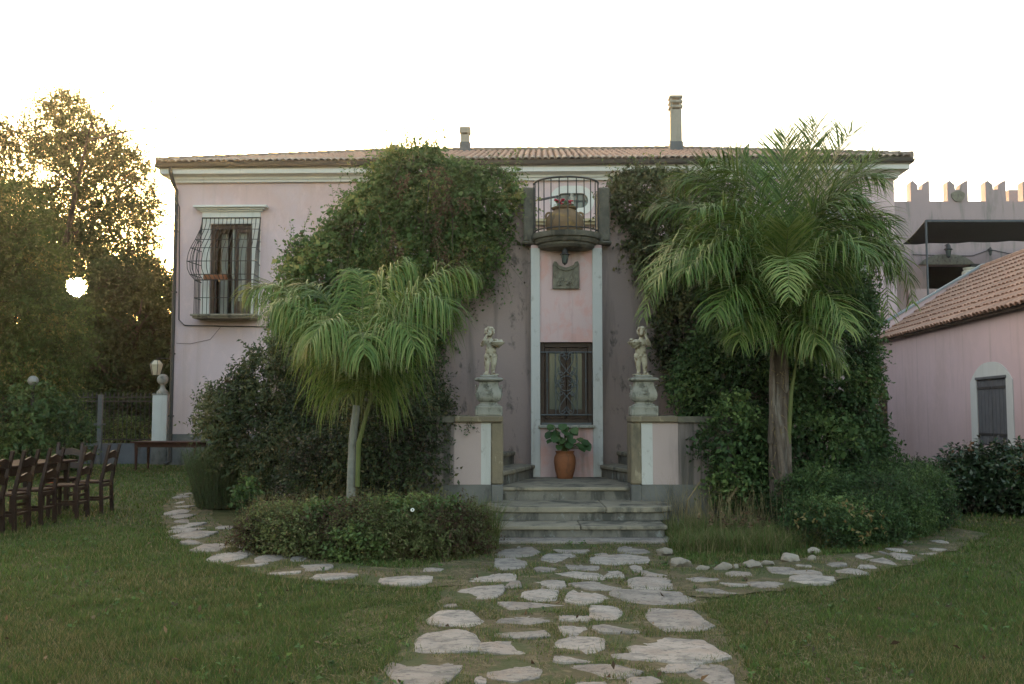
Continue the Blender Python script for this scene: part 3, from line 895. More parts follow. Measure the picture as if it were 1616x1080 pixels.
# balcony: moulded half-round slab
by = TY
bal = MB().lathe([(.30, bz0 - .0), (.40, bz0 + .02), (.44, bz0 + .06), (.44, bz0 + .09), (.475, bz0 + .10), (.50, bz0 + .14), (.50, bz0 + .16), (.535, bz0 + .17), (.545, bz0 + .2), (.545, bz1)], (TC, by + .02, 0), 28, a0=math.pi, a1=2 * math.pi).build('balcony', m_darkstone, tower, 'W', smooth=True, sharp=30)
MB().box(TX0 - .02, TX1 + .02, TY + .02, TY + 1.6, bz0 + .15, bz1 - .01).build('balcony_floor', m_darkstone, tower, 'W')
rz0, rz1 = bz1, at(892, 278, 14.87).z
arc = [(TC + math.cos(a) * .505, by + .02 + math.sin(a) * .505) for a in [math.pi + math.pi * k / 28 for k in range(29)]]
MB().tube([(x, y, rz1) for x, y in arc], .016, 6).build('handrail', m_iron, bal, 'W', smooth=True)
MB().tube([(x, y, rz0 + .05) for x, y in arc], .011, 6).build('lower_rail', m_iron, bal, 'W', smooth=True)
for k in range(13):
    a = math.pi + math.pi * (k + .0) / 12
    x, y = TC + math.cos(a) * .505, by + .02 + math.sin(a) * .505
    MB().tube([(x, y, rz0 - .01), (x, y, rz1)], .010, 6).build('baluster', m_iron, bal, 'W')
# stone piers on both sides of the balcony
pz0, pz1 = at(833, 383, 15.6).z, at(833, 299, 15.6).z
for a, b in ((826, 845), (944, 962)):
    xa, xb = at(a, 340, 15.5).x, at(b, 340, 15.5).x
    MB().box(xa, xb, 15.45, 15.95, pz0, pz1).box(xa - .03, xb + .03, 15.42, 15.98, pz0 - .05, pz0 - .002).build('balcony_pier', m_darkstone, tower, 'W', bevel=.02)
MB().tube([at(850, 316, 16.2), at(880, 310, 16.6)], .02, 5).build('awning_rod', m_iron, tower, 'W')
# niche moulding and carved plaque
nx0, nx1 = at(869, 430, TY).x, at(917, 430, TY).x
pb, ptp = at(892, 457, TY).z, at(892, 413, TY).z
nt1 = at(892, 402, TY).z
MB().box(nx0, nx0 + .02, TY - .012, TY, pb, nt1).box(nx1 - .02, nx1, TY - .012, TY, pb, nt1).build('niche_moulding', m_pinkdirty, tower, 'W')
pm = (nx0 + nx1) / 2; pw = (nx1 - nx0) / 2 - .03
out_ = [(-pw, pb + .005), (pw, pb + .005), (pw * .98, ptp - .1), (pw, ptp - .06), (pw * .9, ptp), (pw * .7, ptp - .01), (pw * .55, ptp - .06), (pw * .2, ptp - .09), (0, ptp - .10), (-pw * .2, ptp - .09), (-pw * .55, ptp - .06), (-pw * .7, ptp - .01), (-pw * .9, ptp), (-pw, ptp - .06), (-pw * .98, ptp - .1)]
pl = MB().slab_y([(pm + a, b) for a, b in out_], TY - .05, TY - .002).build('carved_plaque', m_plaque, tower, 'W', bevel=.006)
mb = MB()
for k in range(26):
    x, z = pm + random.uniform(-.14, .14), pb + .04 + abs(random.gauss(0, .07))
    mb.tube([(x, TY - .06, z), (x + random.uniform(-.04, .04), TY - .064, z + random.uniform(0, .06))], [random.uniform(.010, .02), .006], 6)
mb.tube([(pm - pw * .85, TY - .055, ptp - .06), (pm - pw * .5, TY - .06, ptp - .12), (pm, TY - .06, ptp - .15), (pm + pw * .5, TY - .06, ptp - .12), (pm + pw * .85, TY - .055, ptp - .06)], .012, 6)
mb.build('relief', m_plaque, pl, 'W', smooth=True)

def hanging_lantern(px, py0, py1, Y, label, bracket_to=None):
    top = at(px, py0, Y); bot = at(px, py1, Y); h = top.z - bot.z; c = bot
    t = thing('lantern', c, label, 'lantern')
    r_ = h * .2
    MB().lathe([(r_ * .55, h * .12), (r_ * .95, h * .56)], (0, 0, 0), 6).build('glass', m_glass, t)
    mb = MB()
    for k in range(6):
        a = k * math.pi / 3
        mb.tube([(math.cos(a) * r_ * .57, math.sin(a) * r_ * .57, h * .1), (math.cos(a) * r_ * .98, math.sin(a) * r_ * .98, h * .57)], .006, 5)
    mb.lathe([(.004, 0), (r_ * .25, h * .04), (r_ * .6, h * .1), (r_ * .62, h * .13)], (0, 0, 0), 12)
    mb.build('cage', m_iron, t)
    MB().lathe([(r_ * 1.4, h * .57), (r_ * 1.35, h * .60), (r_ * .8, h * .68), (r_ * .75, h * .82), (r_ * .4, h * .92), (.01, h)], (0, 0, 0), 14).build('hood', m_iron, t, smooth=True)
    return t
t = hanging_lantern(891.5, 390, 419, 15.12, 'small black iron lantern hanging under the balcony')
MB().tube([(0, 0, .2), (0, .15, .27), (0, .27, .22)], .008, 5).build('bracket', m_iron, t)

# ------------------------------------------------------------------ curved stair: high back walls, flights, terrace
def wall_strip(name, plan, ztops, zb, th, mat, parent=None, back=(0, 1)):
    """vertical wall along plan points with a varying top; thickness towards +y"""
    V, F = [], []
    for (x, y), zt_ in zip(plan, ztops):
        V += [(x, y, zb), (x, y, zt_), (x + back[0] * th, y + back[1] * th, zt_), (x + back[0] * th, y + back[1] * th, zb)]
    for i in range(len(plan) - 1):
        for k in range(4):
            F.append((4 * i + k, 4 * i + 4 + k, 4 * i + 4 + (k + 1) % 4, 4 * i + (k + 1) % 4))
    F += [(0, 1, 2, 3), tuple(4 * (len(plan) - 1) + k for k in range(4))[::-1]]
    return put(name, V, F, mat, parent, 'W', True, None, 40)
def smoothpath(pts, n):
    out = []
    P = [Vector((p[0], p[1], 0)) for p in pts]
    P = [P[0] * 2 - P[1]] + P + [P[-1] * 2 - P[-2]]
    m = len(P) - 3
    for i in range(n):
        t = m * i / (n - 1); k = min(int(t), m - 1); u = t - k
        a, b, c, d = P[k:k + 4]
        q = .5 * ((2 * b) + (c - a) * u + (2 * a - 5 * b + 4 * c - d) * u * u + (3 * b - a - 3 * c + d) * u ** 3)
        out.append((q.x, q.y))
    return out
for s_ in (-1, 1):
    mx = (lambda x: x) if s_ < 0 else (lambda x: 2 * TC - x)
    side = 'left' if s_ < 0 else 'right'
    st = thing('curved_stair', (mx(-1.2), 14.8, 0), 'stained masonry stair flight curving up to the %s of the tower' % side, 'stair')
    plan = smoothpath([(TX0 + .02, 15.62), (.0, 15.72), (-.6, 15.9), (-1.4, 16.2), (-2.6, 16.8), (-3.9, 17.8), (-4.6, 19.2)], 34)
    tops = []
    for x, y in plan:
        f = min(1, max(0, (TX0 - x) / 4.2)); tops.append(pz1 - .06 - 2.35 * f ** .85 - (.2 if f > .1 else 2 * f))
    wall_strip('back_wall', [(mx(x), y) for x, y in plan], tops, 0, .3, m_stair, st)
    cp = [(mx(x), y - .04) for x, y in plan]
    V, F = [], []
    for (x, y), z in zip(cp, tops):
        V += [(x, y, z + .002), (x, y, z + .07), (x, y + .38, z + .07), (x, y + .38, z + .002)]
    for i in range(len(cp) - 1):
        for k in range(4): F.append((4 * i + k, 4 * i + 4 + k, 4 * i + 4 + (k + 1) % 4, 4 * i + (k + 1) % 4))
    F += [(0, 1, 2, 3)]
    put('wall_coping', V, F, m_darkstone, st, 'W')
    for i in range(5):
        xi, xo = .325 - .25 * i, -.155 - .33 * i
        yi = 15.9 + .02 * i; yo = 13.42 + (.0 if i < 3 else .06 * (i - 3))
        z0, z1 = LAND + .19 * i, LAND + .19 * (i + 1)
        xi2, xo2 = xi - .34, xo - .42
        q = [(xi, yi - .55 if i == 0 else yi), (xi2, yi + .1), (xo2, yo), (xo, yo)]
        q = [(mx(a), b) for a, b in q]
        if s_ < 0: q = q
        else: q = q[::-1]
        sp = MB().prism(q, z0 if i else LAND + .002, z1 - .062).build('step', m_riser, st, 'W')
        e = .03
        q2 = [(xi + e, yi - .57 if i == 0 else yi), (xi2, yi + .1), (xo2, yo), (xo + e, yo)]
        q2 = [(mx(a), b) for a, b in q2]
        if s_ > 0: q2 = q2[::-1]
        MB().prism(q2, z1 - .06, z1).build('tread', m_step, sp, 'W', bevel=.012)
    # outer parapet: end pier, painted strip, pink panel, rounded stained wall
    pa, pb_ = (at(775, 700, 13.2).x, at(794, 700, 13.2).x) if s_ < 0 else (at(994, 700, 13.2).x, at(1011, 700, 13.2).x)
    sx = at(759.5, 700, 13.2).x if s_ < 0 else at(1028.5, 700, 13.2).x
    kx = at(717.5, 700, 13.2).x if s_ < 0 else at(1068.5, 700, 13.2).x
    par = thing('parapet_wall', ((pa + kx) / 2, 13.2, 0), 'low rounded pink parapet with ochre stone end %s of the steps' % side, 'parapet')
    zp = at(770, 765, 13.15).z; zc0 = at(770, 667, 13.15).z; zc1 = at(770, 657, 13.15).z
    PY = 13.12
    MB().box(pa, pb_, PY - .03, PY + .42, 0, zp).build('pier_base', m_plinth, par, 'W', bevel=.015)
    MB().box(pa, pb_, PY - .02, PY + .42, zp + .002, zc0).build('end_pier', m_ochre, par, 'W', bevel=.018)
    inner_edge = pb_ if s_ < 0 else pa
    outer_edge = pa if s_ < 0 else pb_
    def seg(a, b, y0, y1, z0, z1, nm, mt, bv=0):
        MB().box(min(a, b), max(a, b), y0, y1, z0, z1).build(nm, mt, par, 'W', bevel=bv)
    seg(outer_edge, sx, PY, PY + .26, zp + .002, zc0, 'white_strip', m_strip)
    seg(sx, kx, PY + .001, PY + .26, zp + .002, zc0, 'pink_panel', m_parap)
    rad = 1.75
    arcp = [(kx + s_ * rad * math.sin(t), PY + .004 + rad * (1 - math.cos(t))) for t in [math.pi * .62 * k / 22 for k in range(23)]]
    def band(pts, z0, z1, off, th, nm, mt):
        V, F = [], []
        n = len(pts)
        for i, (x, y) in enumerate(pts):
            t = math.pi * .62 * i / (n - 1)
            nx, ny = s_ * math.sin(t), -math.cos(t)
            a = (x + nx * off, y + ny * off); b = (x - nx * th, y - ny * th)
            V += [(*a, z0), (*a, z1), (*b, z1), (*b, z0)]
        for i in range(n - 1):
            for k in range(4): F.append((4 * i + k, 4 * i + 4 + k, 4 * i + 4 + (k + 1) % 4, 4 * i + (k + 1) % 4))
        F += [(0, 1, 2, 3), tuple(4 * (n - 1) + k for k in range(4))]
        put(nm, V, F, mt, par, 'W', True, None, 40)
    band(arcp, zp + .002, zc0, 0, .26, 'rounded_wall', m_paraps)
    band(arcp, 0, zp, .02, .28, 'rounded_plinth', m_plinth)
    seg(outer_edge, kx, PY - .02, PY + .28, 0, zp, 'plinth', m_plinth)
    seg(inner_edge, kx, PY - .05, PY + .44, zc0 + .002, zc1, 'coping', m_ochre, .014)
    band(arcp, zc0 + .002, zc1 - .004, .05, .30, 'rounded_coping', m_darkstone)
MB().box(-.9, 2.6, 17.0, 28.2, 3.9, 4.14).box(-.85, -.55, 17.2, 28.2, 0, 3.898).box(2.25, 2.55, 17.2, 28.2, 0, 3.898).build('terrace', m_plinth)
prop(bpy.data.objects['terrace'], 'raised terrace joining stair tower and villa', None, None, 'structure')

# ------------------------------------------------------------------ entrance steps and landing
es = thing('entrance_steps', (.8, 12.4, 0), 'three broad weathered stone steps up to the landing', 'steps')
def stepplan(x0, x1, yf, yb, r_):
    p = []
    for k in range(7):
        t = math.pi + math.pi / 2 * k / 6
        p.append((x0 + r_ + math.cos(t) * r_, yf + r_ * .8 + math.sin(t) * r_ * .8))
    for k in range(7):
        t = 3 * math.pi / 2 + math.pi / 2 * k / 6
        p.append((x1 - r_ + math.cos(t) * r_, yf + r_ * .8 + math.sin(t) * r_ * .8))
    return p + [(x1, yb), (x0, yb)]
specs = [(770, 1062, 852, 0.0, .03, 13.0, .1, None), (778, 1052, 828, .032, .165, 13.2, .08, 1), (768, 1064, 799, .167, .33, 13.3, .35, 2), (789.5, 1001, 768, .332, .5, TY + .1, .03, 3)]
for px0, px1, py, z0, z1, yb, rr, k in specs:
    yf = (CAM_H - z1) * FPX / (py - 655)
    xa, xb = (px0 - 808) / FPX * yf, (px1 - 808) / FPX * yf
    if k is None:
        MB().prism(stepplan(xa, xb, yf, yb, rr), z0, z1).build('base_slab', m_flag, es, 'W', bevel=.006); continue
    th = .065 if k == 2 else .045
    stp = MB().prism(stepplan(xa + .03, xb - .03, yf + .03, yb, rr), z0, z1 - th - .002).build('step', m_riser, es, 'W')
    if k == 3:
        MB().prism(stepplan(xa, xb, yf, yb, rr), z1 - th, z1).build('tread', m_step, stp, 'W', bevel=.01)
    else:
        cut = [(xa, xa + (xb - xa) * (.63 if k == 2 else .5)), (xa + (xb - xa) * (.63 if k == 2 else .5) + .008, xb)]
        full = stepplan(xa, xb, yf, yb, rr)
        for c0, c1 in cut:
            pp = [(min(max(x, c0), c1), y) for x, y in full]
            q = []
            for p in pp:
                if not q or (Vector((*p, 0)) - Vector((*q[-1], 0))).length > 1e-5: q.append(p)
            MB().prism(q, z1 - th, z1 + random.uniform(-.004, .002)).build('tread', m_step, stp, 'W', bevel=.008)
MB().box(-1.1, 2.9, 13.35, 16.2, 0, LAND - .004).build('landing_core', m_step, es, 'W')

# ------------------------------------------------------------------ pedestals and cherubs
def pedestal(px, side):
    c = at(px, 656, 13.33); c.z = zc1
    t = thing('pedestal', c, 'square carved stone pedestal on the %s parapet' % side, 'pedestal', 'pedestals on the parapets')
    hw = .175
    MB().box(-hw, hw, -hw, hw, .002, .135).build('base_block', m_pedestal, t, bevel=.008)
    mb = MB()
    for a in range(4):
        M4 = Matrix.Rotation(a * math.pi / 2, 4, 'Z')
        for x0, x1, z0, z1 in ((-.14, .14, .105, .118), (-.14, .14, .022, .035), (-.14, -.127, .035, .105), (.127, .14, .035, .105)):
            vs = []
            q = MB().box(x0, x1, -hw - .008, -hw + .002, z0, z1)
            mb.add([M4 @ v for v in q.V], q.F)
    mb.build('base_panel', m_pedestal, t)
    prof = [(.15, .136), (.15, .15), (.115, .165), (.112, .185), (.135, .195), (.165, .225), (.178, .27), (.172, .31), (.15, .36), (.132, .41), (.128, .45), (.15, .462), (.19, .475), (.195, .495), (.17, .51)]
    MB().lathe(prof, (0, 0, 0), 24, sq=.8).build('body', m_pedestal, t, smooth=True, sharp=45)
    mb = MB()
    for a in range(4):
        M4 = Matrix.Rotation(a * math.pi / 2, 4, 'Z')
        q = MB()
        for k in range(14):
            an = k / 14 * 6.28; rr = .028 + .02 * (k % 2)
            q.tube([(0, -.165, .345), (math.cos(an) * rr, -.165 + .01, .345 + math.sin(an) * rr * 1.2)], [.012, .008], 5)
        q.tube([(-.03, -.175, .30), (0, -.182, .288), (.03, -.175, .30)], .008, 5)
        q.tube([(0, -.172, .40), (0, -.17, .42)], [.018, .008], 5)
        mb.add([M4 @ v for v in q.V], q.F)
    mb.build('mask_relief', m_pedestal, t, smooth=True)
    MB().box(-.12, .12, -.11, .11, .511, .545).build('top_slab', m_pedestal, t, bevel=.012)
    return t, c.z + .545
def blob(mb, c, r_, rot=None, n=10, m=8):
    b = len(mb.V); c = Vector(c)
    for i in range(m + 1):
        th = math.pi * i / m
        for k in range(n):
            ph = 2 * math.pi * k / n
            v = Vector((math.sin(th) * math.cos(ph) * r_[0], math.sin(th) * math.sin(ph) * r_[1], math.cos(th) * r_[2]))
            if rot is not None: v = rot @ v
            mb.V.append(c + v)
    for i in range(m):
        for k in range(n):
            mb.F.append((b + i * n + k, b + (i + 1) * n + k, b + (i + 1) * n + (k + 1) % n, b + i * n + (k + 1) % n))
def limb(mb, pts, rs):
    for i in range(len(pts) - 1):
        a, b = Vector(pts[i]), Vector(pts[i + 1])
        n = max(3, int((b - a).length / .012))
        for k in range(n + 1):
            u = k / n; r_ = rs[i] * (1 - u) + rs[i + 1] * u
            blob(mb, a.lerp(b, u), (r_, r_, r_), n=8, m=6)
def cherub(loc, mir, label):
    """chubby child: weight on one leg, one hand at the cheek, the other arm holding a shell basket. height ~0.66, faces -y"""
    t = thing('cherub_statue', loc, label, 'statue', 'cherub statues on the pedestals')
    mb = MB(); m = mir
    P = lambda x, y, z: (x * m, y, z)
    blob(mb, P(0, -.01, .33), (.075, .062, .085))          # belly
    blob(mb, P(.0, .01, .265), (.078, .065, .06))           # hips
    blob(mb, P(-.005, 0, .42), (.068, .052, .075))           # chest
    blob(mb, P(-.04, .03, .265), (.045, .045, .05)); blob(mb, P(.04, .03, .265), (.045, .045, .05))
    limb(mb, [P(-.042, 0, .25), P(-.05, -.02, .155), P(-.052, .005, .055), P(-.055, 0, .03)], [.05, .038, .026, .024])
    limb(mb, [P(.042, 0, .25), P(.04, -.012, .155), P(.025, .015, .055), P(.03, .01, .03)], [.052, .040, .027, .024])
    limb(mb, [P(-.052, 0, .022), P(-.08, -.065, .016)], [.022, .016])
    limb(mb, [P(.028, .01, .022), P(.05, -.055, .016)], [.022, .016])
    blob(mb, P(-.047, -.018, .15), (.036, .034, .03)); blob(mb, P(-.052, .012, .10), (.03, .034, .045)); blob(mb, P(.03, .02, .10), (.031, .034, .045))
    blob(mb, P(0, -.05, .262), (.016, .018, .02))
    limb(mb, [P(-.01, 0, .47), P(-.015, -.005, .52)], [.034, .032])  # neck
    # head tilted to the raised hand
    hc = Vector(P(-.018, -.012, .575))
    blob(mb, hc, (.062, .064, .07)); blob(mb, hc + Vector((0, -.045, -.03)), (.04, .025, .03))
    blob(mb, hc + Vector((-.028, -.04, -.018)), (.022, .02, .02)); blob(mb, hc + Vector((.028, -.04, -.018)), (.022, .02, .02))
    blob(mb, hc + Vector((0, -.066, -.008)), (.010, .014, .012))   # nose
    blob(mb, hc + Vector((0, -.06, -.035)), (.016, .010, .007))
    for sx in (-1, 1):
        blob(mb, hc + Vector((sx * .062, 0, -.005)), (.010, .014, .018))
    rr = random.Random(3)
    for k in range(34):                                      # curls
        a, b = rr.uniform(0, 6.28), rr.uniform(.12, 1.35)
        v = Vector((math.cos(a) * math.sin(b) * .060, math.sin(a) * math.sin(b) * .062, math.cos(b) * .068))
        if v.y < -.03 and v.z < .03: continue
        blob(mb, hc + v, (.019, .019, .017), n=7, m=5)
    # right arm bent, hand on the cheek
    limb(mb, [P(-.066, 0, .455), P(-.115, -.02, .405), P(-.085, -.075, .46), P(-.058, -.072, .525)], [.03, .028, .024, .016])
    for k, dx in enumerate((-.016, -.006, .004, .013)):
        limb(mb, [P(-.058 + dx * .6, -.075, .53), P(-.052 + dx, -.078, .562 - abs(k - 1.5) * .004)], [.008, .006])
    limb(mb, [P(-.05, -.08, .525), P(-.036, -.084, .54)], [.008, .006])
    # left arm under the shell
    limb(mb, [P(.066, 0, .455), P(.10, -.01, .385), P(.085, -.075, .375), P(.06, -.10, .385)], [.03, .028, .024, .018])
    for k in range(4):
        limb(mb, [P(.05 - k * .012, -.105, .385), P(.035 - k * .01, -.13, .40)], [.008, .006])
    V = [tuple(v) for v in mb.V]
    body = put('body', V, mb.F, m_statue, t, 'L', True)
    md = body.modifiers.new('remesh', 'REMESH'); md.mode = 'VOXEL'; md.voxel_size = .0058; md.use_smooth_shade = True
    sm = body.modifiers.new('smooth', 'SMOOTH'); sm.iterations = 2; sm.factor = .5
    dg = bpy.context.evaluated_depsgraph_get()
    me = bpy.data.meshes.new_from_object(body.evaluated_get(dg))
    body.modifiers.clear(); body.data = me
    if not me.materials: me.materials.append(m_statue)
    me.polygons.foreach_set('use_smooth', np.ones(len(me.polygons), dtype=bool))
    # scallop shell basket
    mb = MB(); c = Vector(P(.095, -.085, .43)); n = 15
    V, F = [], []
    for i in range(6):
        f = i / 5
        for k in range(n * 2):
            a = 2 * math.pi * k / (n * 2)
            r_ = (.02 + .072 * f ** .7) * (1 + .08 * (k % 2) * f)
            V.append((c.x + math.cos(a) * r_ * m, c.y + math.sin(a) * r_ * .8, c.z - .05 + .055 * f ** 1.6))
    for i in range(5):
        for k in range(n * 2):
            F.append((i * 2 * n + k, i * 2 * n + (k + 1) % (2 * n), (i + 1) * 2 * n + (k + 1) % (2 * n), (i + 1) * 2 * n + k))
    mb.add(V, F)
    mb.add([V[5 * 2 * n + k] for k in range(2 * n)] + [(c.x, c.y, c.z + .035)], [(k, (k + 1) % (2 * n), 2 * n) for k in range(2 * n)])
    for k in range(12):
        a = k * 1.9; blob(mb, c + Vector((math.cos(a) * .045, math.sin(a) * .035, .012 + .012 * (k % 3))), (.022, .02, .018), n=7, m=5)
    mb.build('shell_basket', m_statue, t, smooth=True, sharp=60)
    MB().box(-.105, .105, -.09, .085, -.002, .012).build('footing', m_statue, t, bevel=.004)
t_, zt_ = pedestal(771.5, 'left'); c = t_.location
cherub((c.x + .025, c.y, zt_ + .004), 1, 'cherub statue on the left pedestal, shell basket toward the tower')
t_, zt_ = pedestal(1015.5, 'right'); c = t_.location
cherub((c.x - .03, c.y, zt_ + .004), -1, 'cherub statue on the right pedestal, shell basket toward the tower')

# ------------------------------------------------------------------ wing on the right
WY = 27.4
fe = at(1381, 539, WY)
WA = math.atan2(-.997, -.078)
wing = thing('garden_wing', (fe.x + .12, WY, 0), 'low pink outbuilding with terracotta roof and grey shutters', 'outbuilding', rz=WA)
WL, WD = 15.5, 5.74
ez = fe.z - .045
RS = math.atan2(2.12, 3.2)
def wl(px, py, d=0): return ploc(wing, px, py, d)
sh = [wl(1541.5, 600), wl(1588, 596), wl(1566, 704)]
s0, s1, sz1, sz0 = sh[0].x, sh[1].x, (sh[0].z + sh[1].z) / 2, sh[2].z
w = MB()
w.box(0, s0, 0, .4, 0, ez).box(s1, WL, 0, .4, 0, ez).box(s0, s1, 0, .4, 0, sz0).box(s0, s1, 0, .4, sz1, ez).box(s0, s1, .25, .4, sz0, sz1)
w.box(0, .4, .4, WD, 0, ez).box(WL - .4, WL, .4, WD, 0, ez).box(.4, WL - .4, WD - .4, WD, 0, ez)
for xx in (0, WL - .4):
    w.add([(xx, .0, ez), (xx, WD, ez), (xx, WD / 2, ez + WD / 2 * math.tan(RS)), (xx + .4, 0, ez), (xx + .4, WD, ez), (xx + .4, WD / 2, ez + WD / 2 * math.tan(RS))], [(0, 1, 2), (5, 4, 3), (0, 2, 5, 3), (1, 4, 5, 2)])
w.build('wall', m_pinkwing, wing)
zr = ez + (WD / 2 + .14) * math.tan(RS)
rf = MB().add([(-.1, -.14, ez - .035), (WL + .1, -.14, ez - .035), (WL + .1, WD / 2, zr - .035), (-.1, WD / 2, zr - .035), (WL + .1, WD + .22, ez - .035), (-.1, WD + .22, ez - .035),
               (-.1, -.14, ez), (WL + .1, -.14, ez), (WL + .1, WD / 2, zr), (-.1, WD / 2, zr), (WL + .1, WD + .22, ez), (-.1, WD + .22, ez)],
              [(0, 3, 2, 1), (3, 5, 4, 2), (6, 7, 8, 9), (9, 8, 10, 11), (0, 1, 7, 6), (5, 11, 10, 4), (0, 6, 9, 3), (3, 9, 11, 5), (1, 2, 8, 7), (2, 4, 10, 8)]).build('roof', m_pan, wing)
tw = tile_mesh('wing_tile', .102, .074, .42, m_tilew, th=.022)
slots = []
SLn = (WD / 2 + .22) / math.cos(RS)
for r_ in range(10):
    for c_ in range(int(12.5 / .205)):
        slots.append((.02 + c_ * .205 + random.uniform(-.008, .008), r_ * .36 - .06 + random.uniform(-.015, .015), random.uniform(-.02, .02)))
def M_wing(s_):
    x, y, t = s_
    return Matrix.Translation((x, -.17 + y * math.cos(RS), ez + y * math.sin(RS) + .045)) @ Matrix.Rotation(t, 4, 'Z') @ Matrix.Rotation(RS - .05, 4, 'X')
tiles(rf, slots, tw, m_tilew, M_wing, 290)
mb = MB()
for i in range(40):
    mb.tube([(-.1 + i * .36, WD / 2, zr + .06), (-.1 + i * .36 + .42, WD / 2, zr + .05)], [.12, .10], 8)
o = mb.build('ridge_tiles', m_tilew, rf, smooth=True); o['kind'] = 'stuff'
MB().add([(-.34, -.1, ez - .1), (-.1, -.1, ez - .1), (-.34, -.1, ez + .36), (-.1, -.1, ez + .36), (-.34, WD / 2, zr - .1), (-.1, WD / 2, zr - .1), (-.34, WD / 2, zr + .16), (-.1, WD / 2, zr + .16)], [(0, 1, 3, 2), (4, 6, 7, 5), (0, 2, 6, 4), (1, 5, 7, 3), (2, 3, 7, 6), (0, 4, 5, 1)]).build('gable_parapet', m_pinkwing, wing)
MB().beam((-.22, -.14, ez + .39), (-.22, WD / 2 + .04, zr + .19), .32, .05).build('verge_flashing', surf('pale_lead', (.30, .33, .35), None, 6, rough=.6), wing)
# arched surround and shutters
def arch(x0, x1, z0, z1, rise, d0, d1, inner):
    pts_o = [(x0, z0)] + [(x0 + (x1 - x0) * k / 12, z1 + rise * (1 - (2 * k / 12 - 1) ** 2)) for k in range(13)] + [(x1, z0)]
    return pts_o
q0, q1, q2, q3 = wl(1533, 640), wl(1600, 640), wl(1566, 592), wl(1566, 571)
sw_ = wl(1566, 705).z
ax0, ax1 = q0.x, q1.x
po = [(ax0, sz0 - .06)] + [(ax0 + (ax1 - ax0) * k / 14, q2.z - .12 + (q3.z - q2.z + .12) * (1 - abs(2 * k / 14 - 1) ** 2.6)) for k in range(15)] + [(ax1, sz0 - .06)]
sr = MB()
sr.slab_y([po[0], (s0, sz0 - .06), (s0, sz1)] + [p for p in po[1:9] if True][::-1], -.015, .02)
sr.slab_y([(s1, sz0 - .06), po[-1]] + [p for p in po[8:-1]][::-1] + [(s0, sz1), (s1, sz1)], -.0152, .02)
arc_w = sr.build('window_surround', m_white, wing)
MB().box(s0 - .05, s1 + .05, -.09, .02, sz0 - .13, sz0 - .062).build('sill', m_pedestal, arc_w, bevel=.01)
smid = (s0 + s1) / 2
for a, b in ((s0 + .01, smid - .006), (smid + .006, s1 - .01)):
    shu = MB().box(a, b, .02, .06, sz0 + .01, sz1 - .01).build('shutter', m_shutter, wing, bevel=.004)
    n_ = 4
    for i in range(n_):
        MB().box(a + (b - a) * i / n_ + .006, a + (b - a) * (i + 1) / n_ - .006, .006, .019, sz0 + .03, sz1 - .03).build('board', m_shutter, shu, bevel=.003)
    for z in (sz0 + .2, sz1 - .2):
        MB().box(a + .02, b - .02, -.006, .005, z, z + .05).build('hinge', m_iron, shu)
MB().box(s0 - .03, s1 + .03, -.03, .0, sz1 + .0, sz1 + .05).build('lintel_bar', m_shutter, wing)
# second arched opening at the far end
d0, d1 = wl(1362, 640).x, wl(1395, 640).x
if d0 < .3: d0 = .3
zt1, zt0 = wl(1388, 590).z, wl(1388, 700).z
pd = [(d0, zt0)] + [(d0 + (d1 - d0) * k / 12, zt1 - .5 + .5 * (1 - abs(2 * k / 12 - 1) ** 2.6)) for k in range(13)] + [(d1, zt0)]
a2 = MB().slab_y(pd, -.02, .0).build('far_window_surround', m_white, wing)
MB().slab_y([(d0 + .3 + (x - d0) * (d1 - d0 - .6) / (d1 - d0), z - .3 if z > zt0 + .01 else z + .02) for x, z in pd], -.035, -.021).build('dark_opening', m_winwood, a2)

# urn on the roof end
uc = at(1532, 441, 27.7)
urn = thing('roof_urn', (uc.x, uc.y, uc.z - .25), 'pale stone urn with dry plant at the tiled roof end', 'urn')
MB().lathe([(.1, 0), (.1, .14), (.06, .2), (.07, .26), (.2, .32), (.235, .4), (.22, .47), (.17, .50), (.20, .54), (.20, .57), (.15, .56)], (0, 0, 0), 20).build('bowl', surf('cream_urn', (.5, .46, .38), None, 6), urn, smooth=True, sharp=50)

# ------------------------------------------------------------------ crenellated wing far right
CY = 35.0
cw0, cw1 = at(1400, 330, CY).x, at(1760, 330, CY).x
pz = at(1500, 318, CY).z
m_cren = surf('grey_pink_old_plaster', (0.36, 0.275, 0.28), (0.32, 0.25, 0.255), .8, (.3, .7), [((.17, .16, .15), (3, 3, .5), .5, .75, .7)], .93, .3, 40)
cren = thing('crenellated_wing', ((cw0 + cw1) / 2, CY, 0), 'pink wing with swallowtail battlements behind the outbuilding', 'building')
dx0_, dx1_ = at(1464, 430, CY).x, at(1556, 430, CY).x
dz1_ = at(1500, 418, CY).z; fz = 4.6
MB().box(cw0, dx0_, CY, CY + .5, 0, pz).box(dx1_, cw1, CY, CY + .5, 0, pz).box(dx0_, dx1_, CY, CY + .5, dz1_, pz).box(dx0_, dx1_, CY, CY + .5, 0, fz).box(cw0, cw0 + .5, CY + .5, CY + 6, 0, pz).build('wall', m_cren, cren, 'W')
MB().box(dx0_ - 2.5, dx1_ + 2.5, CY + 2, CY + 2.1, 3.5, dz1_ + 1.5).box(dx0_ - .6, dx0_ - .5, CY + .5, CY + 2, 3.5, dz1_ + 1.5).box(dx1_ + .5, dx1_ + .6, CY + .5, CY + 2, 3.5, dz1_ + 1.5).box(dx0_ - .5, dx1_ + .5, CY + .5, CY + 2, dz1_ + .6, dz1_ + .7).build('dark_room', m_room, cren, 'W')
MB().box(dx1_ - .55, dx1_ + .35, CY - .06, CY - .01, fz, dz1_ + .02).build('door_leaf', m_iron, cren, 'W')
ax0, ax1 = at(1449, 410, CY).x, at(1538, 410, CY).x
za, zb_ = at(1490, 418, CY).z, at(1490, 402, CY).z
